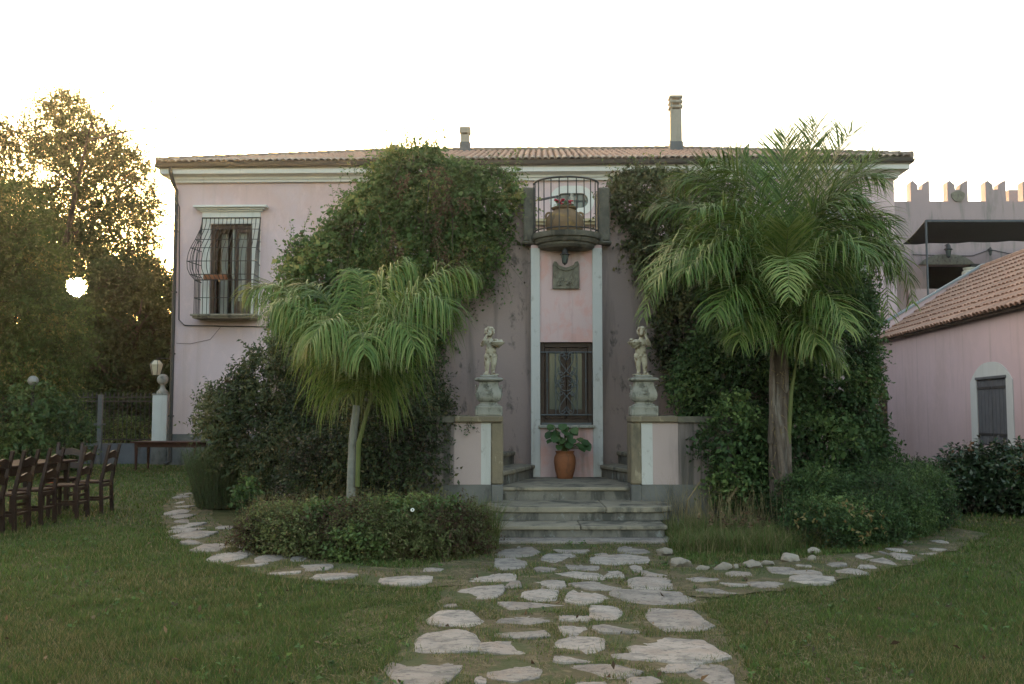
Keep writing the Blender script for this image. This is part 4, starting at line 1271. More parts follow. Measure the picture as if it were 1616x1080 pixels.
MB().slab_y([(ax0, za)] + [(ax1, za)] + [(ax1 + (ax0 - ax1) * k / 12, za + (zb_ - za) * (1 - abs(2 * k / 12 - 1) ** 3)) for k in range(1, 12)], CY - .05, CY - .002).build('door_arch', m_plaque, cren, 'W')
for i, (a, b) in enumerate(((1437, 1466.5), (1495, 1527), (1555, 1587), (1614, 1646), (1674, 1706))):
    xa, xb = at(a, 300, CY).x, at(b, 300, CY).x
    zt1 = at(a, 287.5, CY).z; zn = at(a, 299.5, CY).z
    wd = xb - xa
    poly = [(xa, pz + .001), (xb, pz + .001), (xb, zt1 + .02), (xb - .05 * wd, zt1 + .05), (xb - .36 * wd, zt1 - .1), (xb - .38 * wd, zn), (xa + .38 * wd, zn), (xa + .36 * wd, zt1 - .1), (xa + .12 * wd, zt1 + .05), (xa, zt1 - .02)]
    mr = MB().slab_y(poly, CY, CY + .35).build('merlon', m_cren, cren, 'W')
    if i == 1:
        cc = ((xa + xb) / 2, zn - .18)
        MB().slab_y([(cc[0] + math.cos(t) * .24, cc[1] + math.sin(t) * .24 * (1.1 if math.sin(t) < 0 else .5)) for t in [6.283 * k / 18 for k in range(18)]], CY - .05, CY - .001).build('shield', m_plaque, mr, 'W')
MB().box(at(1592, 310, 40).x, at(1640, 310, 40).x, 40, 41, 5, at(1592, 300, 40).z).build('rear_block', m_cren, cren, 'W')
# canopy over the roof terrace
cf = [at(1461, 348, 30.2), at(1720, 348, 30.2)]; cbk = [at(1425, 386, 33.8), at(1720, 378, 33.8)]
zf = cf[0].z
can = thing('terrace_canopy', (cf[0].x, 30.2, 4.2), 'dark cloth canopy on a thin grey post over the roof terrace', 'canopy')
ncp = 14
V, F = [], []
for i in range(ncp + 1):
    for j in range(7):
        u, v = i / ncp, j / 6
        p = cf[0].lerp(cf[1], u).lerp(cbk[0].lerp(cbk[1], u), v)
        V.append((p.x, p.y, p.z - .05 * math.sin(math.pi * v) - .02 * math.sin(u * 30) * v))
n0 = len(V); V += [(x, y, z + .02) for x, y, z in V]
for i in range(ncp):
    for j in range(6):
        a = i * 7 + j
        F.append((a, a + 1, a + 8, a + 7)); F.append((n0 + a, n0 + a + 7, n0 + a + 8, n0 + a + 1))
for i in range(ncp):
    a = i * 7; F.append((a, a + 7, n0 + a + 7, n0 + a)); a += 6; F.append((a, n0 + a, n0 + a + 7, a + 7))
for j in range(6):
    F.append((j, n0 + j, n0 + j + 1, j + 1))
put('cloth', V, F, m_canopy, can, 'W', True, None, 50)
MB().tube([cf[0] - Vector((0, 0, .03)), cf[1] - Vector((0, 0, .03))], .03, 6).build('front_rail', m_lead, can, 'W')
pb2 = at(1460, 460, 30.2)
MB().tube([(cf[0].x, 30.2, 4.2), (cf[0].x, 30.2, zf)], .035, 8).build('post', m_lead, can, 'W')
# roof terrace body and its low wall
tz = at(1470, 456, 31.3).z
MB().box(at(1432, 460, 31.4).x, at(1720, 460, 31.4).x, 31.3, 31.5, 0, tz).box(at(1432, 460, 31.4).x, at(1720, 460, 31.4).x, 31.5, CY, 4.3, 4.6).build('roof_terrace', m_cren)
prop(bpy.data.objects['roof_terrace'], 'low grey terrace wall under the dark canopy', None, None, 'structure')
hl = hanging_lantern(1497, 384, 408, CY - .25, 'black wrought lantern above the terrace door under the canopy')
MB().tube([(0, .24, .5), (0, .1, .52), (0, 0, .46)], .015, 5).build('bracket', m_iron, hl)
hl = hanging_lantern(1563, 390, 404, CY - .2, 'small black wall lantern right of the terrace door')
MB().tube([(0, .18, .25), (0, 0, .28)], .015, 5).build('bracket', m_iron, hl)
pts = [at(1440, 402, CY - .03), at(1500, 404, CY - .03), at(1535, 404, CY - .03), at(1563, 394, CY - .03), at(1590, 400, CY - .03), at(1640, 402, CY - .03)]
o = MB().tube(pts, .012, 5).build('cable', m_iron); prop(o, 'thin dark cable sagging between the terrace lanterns', 'cable')

# ------------------------------------------------------------------ gate post, wall lantern, fence
gp = at(254.5, 700, 29.3)
post = thing('gate_post', (gp.x, 29.3, 0), 'white square gate post with ball finial at the villa corner', 'gate post')
pzt = at(254, 624, 29.3).z
MB().box(-.215, .215, -.215, .215, .55, pzt).build('shaft', m_white, post, bevel=.01)
MB().box(-.22, .22, -.22, .22, 0, .548).build('base', m_plinth, post)
MB().box(-.23, .23, -.23, .23, pzt + .002, pzt + .04).build('cap', m_pedestal, post, bevel=.01)
MB().lathe([(.17, pzt + .041), (.165, pzt + .1), (.09, pzt + .18), (.06, pzt + .27), (.075, pzt + .32)] + [(max(.165 * math.sin(t), .01), pzt + .46 - .165 * math.cos(t)) for t in [.48 + (math.pi - .5) * k / 10 for k in range(11)]], (0, 0, 0), 20).build('ball_finial', m_pedestal, post, smooth=True)
lc = at(246.5, 592, 29.9); lt = at(246.5, 569, 29.9)
lan = thing('wall_lantern', lc, 'milky glass lantern held out from the villa corner above the gate post', 'lantern')
hh = lt.z - lc.z
MB().lathe([(.12, 0), (.2, hh * .72)], (0, 0, 0), 6).build('glass', m_lampglass, lan)
mb = MB()
for k in range(6):
    a = k * math.pi / 3
    mb.tube([(math.cos(a) * .125, math.sin(a) * .125, 0), (math.cos(a) * .205, math.sin(a) * .205, hh * .72), (math.cos(a) * .1, math.sin(a) * .1, hh)], .010, 5)
mb.build('cage', m_iron, lan)
MB().lathe([(.205, hh * .722), (.1, hh)], (0, 0, 0), 6).build('lid', m_lampglass, lan)
MB().tube([(0, 0, hh), (.05, 0, hh + .06), (.5, 0, hh + .06)], .012, 6).tube([(0, 0, hh - .02), (0, 0, hh + .05)], .015, 6).build('bracket', m_iron, lan)
fz0 = at(200, 700, 29.8).z; ftz = at(200, 627, 29.8).z; fx0, fx1 = -17.2, gp.x - .22
o = MB().box(fx0, fx1, 29.7, 29.95, 0, fz0).build('low_wall', m_lowwall); prop(o, 'low grey-blue wall under the iron fence', 'wall')
fen = thing('iron_fence', ((fx0 + fx1) / 2, 29.82, fz0), 'dark iron railing with spear tops on the low wall', 'fence')
for z in (fz0 + .1, ftz - .14, ftz - .02): MB().box(fx0, fx1, 29.8, 29.84, z, z + .035).build('rail', m_iron, fen, 'W')
x = fx1 - .08
barm = None
while x > fx0:
    if barm is None:
        bb = MB().tube([(0, 0, 0), (0, 0, ftz - fz0)], .011, 5).lathe([(.008, ftz - fz0), (.028, ftz - fz0 + .05), (.004, ftz - fz0 + .15)], (0, 0, 0), 6).build('bar', m_iron, fen)
        barm = bb.data; bb.location = FRM[fen.name].inverted() @ Vector((x, 29.82, fz0))
    else:
        link_mesh('bar', barm, None, fen, Matrix.Translation(FRM[fen.name].inverted() @ Vector((x, 29.82, fz0))))
    x -= .132
fp = at(155.5, 740, 29.55)
o = MB().box(fp.x - .06, fp.x + .06, 29.5, 29.62, 0, at(155, 623, 29.55).z).box(fp.x - .16, fp.x + .14, 29.48, 29.64, 1.15, 1.2).build('gate_stanchion', m_ironblue, fen, 'W')
gl = at(52, 609, 22.3)
lamp = thing('globe_lamp', (gl.x, 22.3, 0), 'round glass globe lamp half hidden in the dark hedge', 'lamp')
MB().tube([(0, 0, 0), (0, 0, gl.z)], .04, 8).build('post', m_iron, lamp)
mb = MB(); blob(mb, (0, 0, gl.z + .11), (.115, .115, .115), n=20, m=14); mb.build('globe', m_globe, lamp, smooth=True)

# ------------------------------------------------------------------ furniture
def make_chair():
    t = thing('ladder_back_chair', (0, 0, 0), 'x', 'chair', 'dark chairs round the long table')
    for s_ in (-1, 1):
        MB().beam((s_ * .19, -.21, 0), (s_ * .19, -.19, .47), .048, .045, (0, 1, 0)).beam((s_ * .19, -.19, .47), (s_ * .19, -.30, 1.0), .048, .042, (0, 1, 0), .042, .036).box(s_ * .19 - .023, s_ * .19 + .023, -.322, -.28, 1.001, 1.012).build('back_post', m_wood, t)
        MB().beam((s_ * .19, .19, 0), (s_ * .19, .19, .44), .046, .046, (0, 1, 0)).build('leg', m_wood, t, bevel=.005)
        MB().box(s_ * .19 - .012, s_ * .19 + .012, -.18, .17, .19, .225).build('stretcher', m_wood, t)
    MB().box(-.168, .168, .178, .202, .24, .28).build('stretcher', m_wood, t)
    MB().box(-.168, .168, -.215, -.19, .2, .235).build('stretcher', m_wood, t)
    MB().box(-.225, .225, -.17, .23, .442, .475).build('seat', m_tabletop, t, bevel=.01)
    MB().box(-.168, .168, .175, .2, .39, .44).box(-.168, .168, -.2, -.18, .39, .44).build('apron', m_wood, t)
    for z in (.60, .80):
        y = -.19 - (z - .47) / .53 * .11
        V, F = [], []; n = 8
        for i in range(n + 1):
            u = -1 + 2 * i / n
            up = .09 + .035 * (math.cos(u * math.pi) + 1) / 2; lo = .0 + .018 * (math.cos(u * math.pi) + 1) / 2
            bo = -.02 * (1 - u * u)
            for yy in (-.011, .011):
                V += [(u * .168, y + yy + bo, z + lo), (u * .168, y + yy + bo - .015, z + up)]
        for i in range(n):
            a = 4 * i
            F += [(a, a + 4, a + 5, a + 1), (a + 2, a + 3, a + 7, a + 6), (a + 1, a + 5, a + 7, a + 3), (a, a + 2, a + 6, a + 4)]
        F += [(0, 1, 3, 2), (4 * n, 4 * n + 2, 4 * n + 3, 4 * n + 1)]
        put('back_slat', V, F, m_wood, t, 'L')
    return t
chair = make_chair()
places = [((-6.25, 14.98), 90, 'farthest dark ladder-back chair in the row on the lawn side of the table'),
          ((-6.28, 14.2), 92, 'second farthest chair in the lawn-side row, with a reddish leaf on its seat'),
          ((-6.38, 13.38), 89, 'middle dark ladder-back chair in the row on the lawn side of the table'),
          ((-6.36, 12.62), 91, 'second nearest dark ladder-back chair in the lawn-side row'),
          ((-6.37, 11.98), 90, 'nearest dark ladder-back chair in the lawn-side row, cut by the picture edge'),
          ((-7.08, 15.75), 180, 'dark ladder-back chair at the head of the long table, facing the camera'),
          ((-7.95, 14.75), -90, 'farthest chair on the hedge side of the long table'),
          ((-7.95, 13.9), -88, 'second farthest chair on the hedge side of the long table'),
          ((-7.95, 13.05), -91, 'third chair on the hedge side of the long table')]
for i, (p, a, lab) in enumerate(places):
    c_ = chair if i == 0 else copy_tree(chair)
    c_.location = (p[0], p[1], 0); c_.rotation_euler = (0, 0, R(a)); c_['label'] = lab
def make_table(name, loc, rz, lx, ly, h, mt, ml, label, leg=.07):
    t = thing(name, loc, label, 'table', rz=rz)
    MB().box(-lx / 2, lx / 2, -ly / 2, ly / 2, h - .035, h).build('tabletop', mt, t, bevel=.006)
    i = .1
    MB().box(-lx / 2 + i, lx / 2 - i, -ly / 2 + i, -ly / 2 + i + .025, h - .15, h - .036).box(-lx / 2 + i, lx / 2 - i, ly / 2 - i - .025, ly / 2 - i, h - .15, h - .036).box(-lx / 2 + i, -lx / 2 + i + .025, -ly / 2 + i, ly / 2 - i, h - .15, h - .036).box(lx / 2 - i - .025, lx / 2 - i, -ly / 2 + i, ly / 2 - i, h - .15, h - .036).build('apron', ml, t)
    for sx in (-1, 1):
        for sy in (-1, 1):
            p = (sx * (lx / 2 - i - .02), sy * (ly / 2 - i - .02))
            MB().beam((*p, 0), (*p, h - .04), leg * .6, leg * .6, (0, 1, 0), leg, leg).build('leg', ml, t)
    return t
make_table('long_table', (-7.1, 13.0, 0), R(90), 4.8, .86, .77, m_tabletop, m_wood, 'long dark wooden table between the rows of chairs')
make_table('side_table', (-8.95, 26.3, 0), R(-7), 1.85, .9, .76, m_redwood, m_redwood, 'reddish wooden table standing by the villa corner')
o = put('fallen_leaf', [(-6.55, 14.1, .49), (-6.48, 14.13, .50), (-6.43, 14.2, .487), (-6.5, 14.19, .505)], [(0, 1, 2, 3)], surf('red_leaf', (.35, .08, .03), None, 8))
prop(o, 'small reddish leaf lying on a chair seat', 'leaf')

# ------------------------------------------------------------------ pot on the landing and jar on the balcony
m_potleaf = leafmat('pot_leaf', [(0, (.035, .075, .025)), (.5, (.05, .10, .03)), (.85, (.085, .13, .04)), (1, (.16, .16, .05))], .2, .5, .35)
pc = at(891.5, 751, 15.05); pc.z = LAND
pot = thing('potted_plant', pc, 'terracotta pot with broad-leaved plant before the tower window', 'potted plant')
k_ = 1 / 98.0
MB().lathe([(.108, 0), (.12, .02), (.152, .14), (.165, .25), (.158, .32), (.135, .365), (.128, .38), (.142, .395), (.142, .41), (.118, .41), (.11, .37)], (0, 0, 0), 28).build('pot', m_pot, pot, smooth=True, sharp=50)
MB().lathe([(.112, .36), (.02, .385)], (0, 0, 0), 16).build('soil', m_soil, pot)
def round_leaf(c, d, n_, s_, mb_V, mb_F):
    d = Vector(d).normalized(); n_ = Vector(n_); n_ = (n_ - d * n_.dot(d)).normalized(); w_ = d.cross(n_)
    b = len(mb_V); out = [(0, 0), (.12, .38), (.45, .52), (.8, .4), (1.05, .0), (.8, -.4), (.45, -.52), (.12, -.38)]
    mb_V.append(Vector(c) + d * s_ * .45 - n_ * s_ * .06)
    for u, v in out: mb_V.append(Vector(c) + d * s_ * u + w_ * s_ * v + n_ * (s_ * .16 * abs(v) - s_ * .12 * u * u + random.uniform(-.05, .05) * s_))
    for i in range(8): mb_F.append((b, b + 1 + i, b + 1 + (i + 1) % 8))
leafpos = [(-.17, -.02, .80), (-.10, -.06, .70), (-.03, -.1, .60), (-.15, -.1, .62), (.02, -.02, .78), (.06, -.08, .66), (.08, .02, .72), (.17, -.08, .52), (.25, -.02, .56), (.27, -.05, .50), (-.06, .04, .62), (-.08, -.12, .50), (.2, .03, .60), (.04, .05, .58), (-.12, .03, .72), (.0, -.12, .70), (-.2, .02, .70), (-.19, -.06, .58), (.1, -.12, .60), (.12, -.04, .76), (.22, -.1, .47), (-.02, -.06, .82), (-.12, -.14, .64), (.3, -.02, .53), (-.16, -.1, .76), (.05, -.13, .55)]
for i, p in enumerate(leafpos):
    mbs = MB(); q = Vector(p) * 1.0
    mbs.tube(bez((random.uniform(-.05, .05), random.uniform(-.05, .05), .37), (p[0] * .2, p[1] * .2, .5), (p[0] * .7, p[1] * .7, p[2] - .06), p, 8), .006, 5).build('stalk', m_frondstalk, pot, smooth=True)
    Vl, Fl = [], []
    round_leaf(p, (p[0] + random.uniform(-.1, .1), p[1] - .12, -.16 + random.uniform(-.1, .1)), (random.uniform(-.3, .3), -.5, .9), random.uniform(.105, .16), Vl, Fl)
    put('leaf', [tuple(v) for v in Vl], Fl, m_potleaf, pot, 'L', True, {'shade': [random.random() * .8 + (.2 if i == 4 else 0)] * len(Vl)})
jc = Vector((at(891, 350, 15.45).x, 15.45, bz1 - .008))
jar = thing('clay_jar', jc, 'big round clay jar with red flowers on the balcony', 'jar')
MB().lathe([(.20, 0), (.24, .03), (.285, .11), (.30, .2), (.285, .29), (.235, .365), (.175, .40), (.165, .42), (.20, .435), (.205, .455), (.175, .46), (.15, .43)], (0, 0, 0), 30).build('jar_body', m_jar, jar, smooth=True, sharp=50)
for s_ in (-1, 1):
    MB().tube(bez((s_ * .225, -.02, .37), (s_ * .28, -.02, .39), (s_ * .31, -.02, .33), (s_ * .285, -.02, .28), 8), .018, 8).build('handle', m_jar, jar, smooth=True)
V, F, sh_ = [], [], []
for i in range(70):
    c = (random.uniform(-.14, .14), random.uniform(-.14, .14), random.uniform(.44, .52)); b = len(V)
    round_leaf(c, (random.uniform(-1, 1), random.uniform(-1, 1), random.uniform(-.2, .6)), (0, 0, 1), .045, V, F)
put('foliage', [tuple(v) for v in V], F, m_potleaf, jar, 'L', False, {'shade': [random.random() for _ in V]})
for i in range(9):
    mb = MB(); c = Vector((random.uniform(-.17, .13), random.uniform(-.15, .02), random.uniform(.50, .565)))
    for k in range(6): blob(mb, c + Vector((math.cos(k) * .018, math.sin(k) * .018, random.uniform(-.01, .01))), (.016, .016, .012), n=6, m=4)
    mb.build('flower_head', m_flower, jar, smooth=True)
# ------------------------------------------------------------------ foliage tools
def nrm(a): return a / np.maximum(np.linalg.norm(a, axis=1, keepdims=True), 1e-9)

def sample_ells(ells, n, rmin=.7, frontal=.0, zmin=0.02):
    E = np.array(ells, dtype=float)
    wgt = (E[:, 3] * E[:, 4] + E[:, 4] * E[:, 5] + E[:, 3] * E[:, 5]); wgt /= wgt.sum()
    out_p, out_n = [], []
    got = 0
    while got < n:
        m = int((n - got) * 1.8) + 50
        idx = rng.choice(len(E), m, p=wgt)
        d = nrm(rng.normal(size=(m, 3)))
        if frontal > 0:
            flip = (d[:, 1] > 0) & (rng.random(m) < frontal)
            d[flip, 1] *= -1
        r_ = rmin + (1 - rmin) * rng.random(m) ** .6
        c, s_ = E[idx, :3], E[idx, 3:6]
        p = c + d * s_ * r_[:, None]
        keep = p[:, 2] > zmin
        for j in range(len(E)):
            q = np.linalg.norm((p - E[j, :3]) / E[j, 3:6], axis=1)
            keep &= ~((q < .72) & (idx != j))
        nn = nrm(d / s_)
        out_p.append(p[keep]); out_n.append(nn[keep]); got += keep.sum()
    return np.vstack(out_p)[:n], np.vstack(out_n)[:n]

def sprig_mesh(P, D, L, k, size, sag=.2, aspect=.5, spread=.9, shade=None, sv=.25, curl=.12, stem=.0, up=0.3):
    """every sprig: a thin stem with k folded leaves. returns V, F(quads), shade"""
    n = len(P)
    D = nrm(D); L = np.broadcast_to(L, (n,)) if np.ndim(L) == 0 else L
    side = nrm(np.cross(D, rng.normal(size=(n, 3))))
    t = (np.arange(k) + .6) / k
    pos = P[:, None, :] + D[:, None, :] * (L[:, None] * t[None, :])[:, :, None]
    pos[:, :, 2] -= (sag * L[:, None] * t[None, :] ** 2)
    ang = rng.random((n, k)) * 2 * np.pi
    b2 = nrm(np.cross(D, side))
    rad = side[:, None, :] * np.cos(ang)[..., None] + b2[:, None, :] * np.sin(ang)[..., None]
    ax = D[:, None, :] * (1 - spread * .6) + rad * spread + rng.normal(size=(n, k, 3)) * .15
    ax = ax.reshape(-1, 3); ax = nrm(ax)
    nv = rng.normal(size=(n * k, 3)) * .55 + np.array([0, -.15, up + .35])
    nv = nrm(nv - ax * (nv * ax).sum(1, keepdims=True))
    w = np.cross(ax, nv)
    s_ = size * (.6 + .8 * rng.random(n * k))[:, None]
    p0 = pos.reshape(-1, 3)
    mid = p0 + ax * s_ * .45
    v0, v2 = p0, p0 + ax * s_ - nv * s_ * curl
    v1 = mid + w * s_ * aspect * .5 + nv * s_ * curl
    v3 = mid - w * s_ * aspect * .5 + nv * s_ * curl
    V = np.stack([v0, v1, v2, v3], axis=1).reshape(-1, 3)
    F = np.arange(n * k * 4).reshape(-1, 4)
    base = rng.random(n) if shade is None else shade
    sh = np.clip(np.repeat(base, k) + rng.normal(size=n * k) * sv, 0, 1)
    S = np.repeat(sh, 4)
    if stem > 0:
        a = P; b = P + D * L[:, None]; b = b - np.array([0, 0, 1]) * (sag * L)[:, None]
        q = nrm(np.cross(D, rng.normal(size=(n, 3)))) * stem
        V2 = np.stack([a - q, a + q, b + q * .4, b - q * .4], axis=1).reshape(-1, 3)
        F = np.vstack([F, np.arange(n * 4).reshape(-1, 4) + len(V)])
        V = np.vstack([V, V2]); S = np.concatenate([S, np.repeat(np.full(n, .02), 4)])
    return V, F, S

def merge(parts):
    Vs, Fs, Ss, o = [], [], [], 0
    for V, F, S in parts:
        Vs.append(V); Fs.append(F + o); Ss.append(S); o += len(V)
    return np.vstack(Vs), np.vstack(Fs), np.concatenate(Ss)

def E(px, py, Y, rx, ry, rd):
    c = at(px, py, Y); k = Y / FPX
    return (c.x, c.y, c.z, rx * k, rd, ry * k)

def clumped(ells, n, k, L, size, rmin=.75, out=.8, rand=.6, upv=.2, sag=.25, frontal=.35, zmin=.03, clump=.9, sv=.12, **kw):
    """sprigs on the skin of a lumpy volume; shade varies clump by clump"""
    P, N = sample_ells(ells, n, rmin, frontal, zmin)
    fr = 1.0 / clump
    ph = P * fr * 2.2
    sh = .5 + .22 * np.sin(ph[:, 0] * 2.1 + np.sin(ph[:, 2] * 1.7) * 1.5) + .2 * np.sin(ph[:, 2] * 2.7 + ph[:, 1] * 1.3 + 1.0) + rng.normal(size=n) * .12
    bump_ = .12 * np.sin(ph[:, 0] * 3.1 + 1) * np.sin(ph[:, 2] * 2.9)
    P = P + N * (bump_ * clump * .5)[:, None]
    D = N * out + rng.normal(size=(n, 3)) * rand + np.array([0, 0, upv])
    LL = L * (.5 + rng.random(n))
    return sprig_mesh(P, D, LL, k, size, sag, shade=np.clip(sh, 0, 1), sv=sv, **kw)

g_dark = [(0, (0.047, 0.038, 0.024)), (.04, (0.027, 0.049, 0.022)), (.35, (0.041, 0.074, 0.027)), (.6, (0.059, 0.103, 0.035)), (.85, (0.088, 0.142, 0.046)), (1, (0.135, 0.189, 0.061))]
g_mid = [(0, (0.054, 0.043, 0.027)), (.04, (0.038, 0.065, 0.024)), (.4, (0.057, 0.100, 0.032)), (.7, (0.084, 0.135, 0.043)), (.92, (0.135, 0.176, 0.054)), (1, (0.203, 0.203, 0.068))]
g_light = [(0, (0.068, 0.054, 0.030)), (.04, (0.054, 0.084, 0.027)), (.4, (0.081, 0.128, 0.038)), (.75, (0.115, 0.169, 0.049)), (1, (0.203, 0.230, 0.074))]
g_brown = [(0, (0.068, 0.041, 0.027)), (.5, (0.176, 0.088, 0.047)), (1, (0.297, 0.162, 0.081))]
g_olive = [(0, (0.054, 0.043, 0.027)), (.05, (0.041, 0.054, 0.024)), (.4, (0.065, 0.084, 0.035)), (.7, (0.095, 0.108, 0.043)), (1, (0.189, 0.169, 0.068))]
l_ivy = leafmat('ivy_leaf', g_dark, .25, .6, .2)
br = lambda g, k: [(a, tuple(v * k for v in c)) for a, c in g]
l_creep = leafmat('creeper_leaf', br(g_mid, 1.3), .3, .6, .2)
l_shrub = leafmat('shrub_leaf', [(0, (.085, .05, .038)), (.08, (.075, .055, .034)), (.3, (.09, .102, .045)), (.55, (.11, .14, .052)), (.85, (.165, .18, .074)), (1, (.23, .19, .105))], .25, .7, .1)
l_light = leafmat('light_leaf', g_light, .3)
l_tree = leafmat('tree_leaf', [(0, (.05, .04, .028)), (.05, (.032, .055, .018)), (.5, (.052, .088, .025)), (1, (.10, .135, .038))], .45, .7, .1)
l_treed = leafmat('dark_tree_leaf', [(0, (.045, .036, .026)), (.05, (.022, .040, .016)), (.5, (.036, .060, .021)), (1, (.065, .095, .03))], .35, .7, .1)
l_feather = leafmat('feathery_leaf', [(0, (.045, .042, .02)), (.05, (.034, .062, .02)), (.5, (.052, .092, .026)), (.9, (.085, .125, .034)), (1, (.18, .16, .05))], .4, .7, .1)
l_dry = leafmat('dry_leaf', [(0, (.06, .042, .028)), (.5, (.13, .085, .052)), (1, (.20, .14, .085))], .25, .8, .1)
l_rose = leafmat('rosemary_needle', [(0, (0.068, 0.054, 0.034)), (.05, (0.038, 0.074, 0.027)), (.5, (0.061, 0.111, 0.038)), (1, (0.115, 0.176, 0.061))], .15)
l_hedge = leafmat('glossy_hedge_leaf', [(0, (0.041, 0.034, 0.024)), (.05, (0.019, 0.038, 0.016)), (.5, (0.030, 0.057, 0.024)), (.85, (0.049, 0.084, 0.035)), (1, (0.162, 0.081, 0.041))], .15, .38, .5)
l_grass = leafmat('grass_blade', [(0, (.24, .185, .095)), (.12, (.17, .14, .06)), (.22, (.070, .084, .026)), (.55, (.056, .090, .024)), (.85, (.074, .122, .029)), (1, (.105, .155, .04))], .25, .8, .08)
l_bedgrass = leafmat('bed_grass_blade', [(0, (.25, .20, .11)), (.2, (.16, .14, .065)), (.4, (.085, .10, .034)), (.75, (.075, .115, .034)), (1, (.10, .15, .045))], .25, .7, .1)
l_palm = leafmat('palm_leaflet', [(0, (.032, .066, .015)), (.4, (.066, .122, .026)), (.75, (.118, .182, .042)), (1, (.21, .245, .075))], .2, .5, .25, tip=(.26, .23, .13))

def foliage(name, V, F, S, mat, parent):
    o = put(name, V, F, mat, parent, 'W', False, {'shade': S})
    o['kind'] = 'stuff'
    return o

def stems(name, parent, base, tips, r0, mat=None, n=8, wob=.1):
    mb = MB()
    for i, tp in enumerate(tips):
        b = Vector(base[i % len(base)]); tp = Vector(tp)
        m1 = b.lerp(tp, .35) + Vector((random.uniform(-wob, wob), random.uniform(-wob, wob), .1)); m2 = b.lerp(tp, .7) + Vector((random.uniform(-wob, wob), random.uniform(-wob, wob), .15))
        mb.tube(bez(b, m1, m2, tp, n), [r0 * (1 - .8 * k / (n - 1)) for k in range(n)], 5)
    return mb.build(name, mat or m_stem, parent, 'W', smooth=True)

# ------------------------------------------------------------------ creepers over the stair
cl = thing('climbing_plant', (-2.0, 16.2, 0), 'large green creeper with brown dead strands over the left stair wall', 'creeper')
els = [E(668, 330, 16.3, 100, 76, .7), E(752, 325, 16.0, 72, 56, .55), E(602, 385, 16.3, 84, 88, .7), E(748, 395, 15.9, 45, 55, .35), E(525, 448, 16.3, 72, 78, .7), E(680, 400, 16.1, 100, 75, .65), E(655, 268, 16.3, 58, 26, .4), E(600, 500, 16.2, 120, 90, .7), E(500, 520, 16.2, 60, 90, .6)]
foliage('foliage', *merge([clumped(els, 8500, 9, .33, .052, sag=.45, aspect=.62, stem=.003, frontal=.4), clumped(els, 2600, 7, .28, .10, rmin=.3, aspect=.7)]), l_creep, cl)
# airy shoots above the outline
Pn = np.array([tuple(at(x, y, 16.2)) for x, y in ((650, 225), (665, 222), (640, 232), (690, 236), (612, 245), (575, 258), (560, 285), (540, 310), (480, 375), (470, 390), (455, 410), (628, 238), (800, 262), (700, 235), (820, 270), (590, 250))])
Pn = np.repeat(Pn, 3, 0) + rng.normal(size=(len(Pn) * 3, 3)) * .08
Dn = np.array([0, -.1, 1.0]) + rng.normal(size=(len(Pn), 3)) * .5
foliage('loose_shoots', *sprig_mesh(Pn, Dn, .28 + .3 * rng.random(len(Pn)), 9, .06, .1, stem=.003, shade=np.full(len(Pn), .55)), l_creep, cl)
Pd = []
for x0, y0, x1, y1, m in ((690, 268, 690, 430, 46), (706, 285, 712, 350, 20), (640, 270, 632, 300, 12), (612, 350, 632, 400, 18), (730, 310, 738, 325, 8), (700, 380, 715, 440, 22), (735, 380, 730, 430, 14), (680, 262, 710, 280, 16)):
    for _ in range(m):
        u = random.random(); p = at(x0 + (x1 - x0) * u + random.gauss(0, 4), y0 + (y1 - y0) * u, 15.12 + random.uniform(-.12, .12)); Pd.append(tuple(p))
Pd = np.array(Pd)
foliage('dead_strands', *sprig_mesh(Pd, np.array([0, -.2, -1.0]) + rng.normal(size=Pd.shape) * .4, .16, 7, .055, .2, aspect=.45, stem=.003), l_dry, cl)
Pn = np.array([tuple(at(random.uniform(735, 800), random.uniform(330, 440), 15.4)) for _ in range(60)])
foliage('trailing_shoots', *sprig_mesh(Pn, np.array([.25, -.25, -.7]) + rng.normal(size=Pn.shape) * .35, .25 + .35 * rng.random(60), 9, .045, .3, stem=.003, shade=np.full(60, .3)), l_creep, cl)
for x0, y0, x1, y1 in ((598, 340, 607, 405), (655, 300, 640, 352), (712, 330, 716, 430), (676, 290, 668, 400), (735, 300, 748, 380), (560, 360, 548, 420), (630, 262, 606, 330)):
    a, b = at(x0, y0, 15.25), at(x1, y1, 15.15)
    MB().tube(bez(a, a.lerp(b, .3) + Vector((.05, -.08, .04)), a.lerp(b, .7) + Vector((-.04, -.05, 0)), b, 9), [.008 - .0007 * k for k in range(9)], 5).build('hanging_strand', m_frondstalk if x0 % 2 else m_stem, cl, 'W', smooth=True)
stems('stem', cl, [(-2.6, 15.9, 0), (-2.9, 16.1, 0), (-3.2, 16.1, 0)], [at(700, 330, 16), at(600, 300, 16.1), at(760, 320, 15.9), at(560, 400, 16.1), at(650, 260, 16.2), at(800, 290, 15.9)], .035)

cr = thing('climbing_plant', (3.4, 16.2, 0), 'dark creeper hanging over the stair wall right of the balcony', 'creeper')
els = [E(1015, 312, 15.9, 50, 36, .5), E(1065, 335, 16.1, 65, 60, .6), E(1050, 385, 15.9, 60, 75, .5), E(1110, 420, 16.0, 80, 110, .6), E(1090, 520, 15.9, 55, 90, .5), E(988, 302, 15.8, 24, 22, .3)]
foliage('foliage', *merge([clumped(els, 2900, 9, .30, .065, sag=.45, aspect=.6, stem=.003), clumped(els, 1500, 7, .27, .085, rmin=.3)]), leafmat('dull_creeper_leaf', g_olive, .25), cr)
stems('stem', cr, [(3.3, 15.9, 0), (3.5, 15.9, 0)], [at(1020, 310, 15.9), at(1080, 340, 16), at(1060, 420, 15.9), at(1100, 500, 15.9)], .03)
Pn = np.array([tuple(at(x, y, 15.85)) for x, y in ((968, 275), (975, 285), (990, 268), (1010, 262), (1040, 258), (835, 285))]); Pn = np.repeat(Pn, 2, 0)
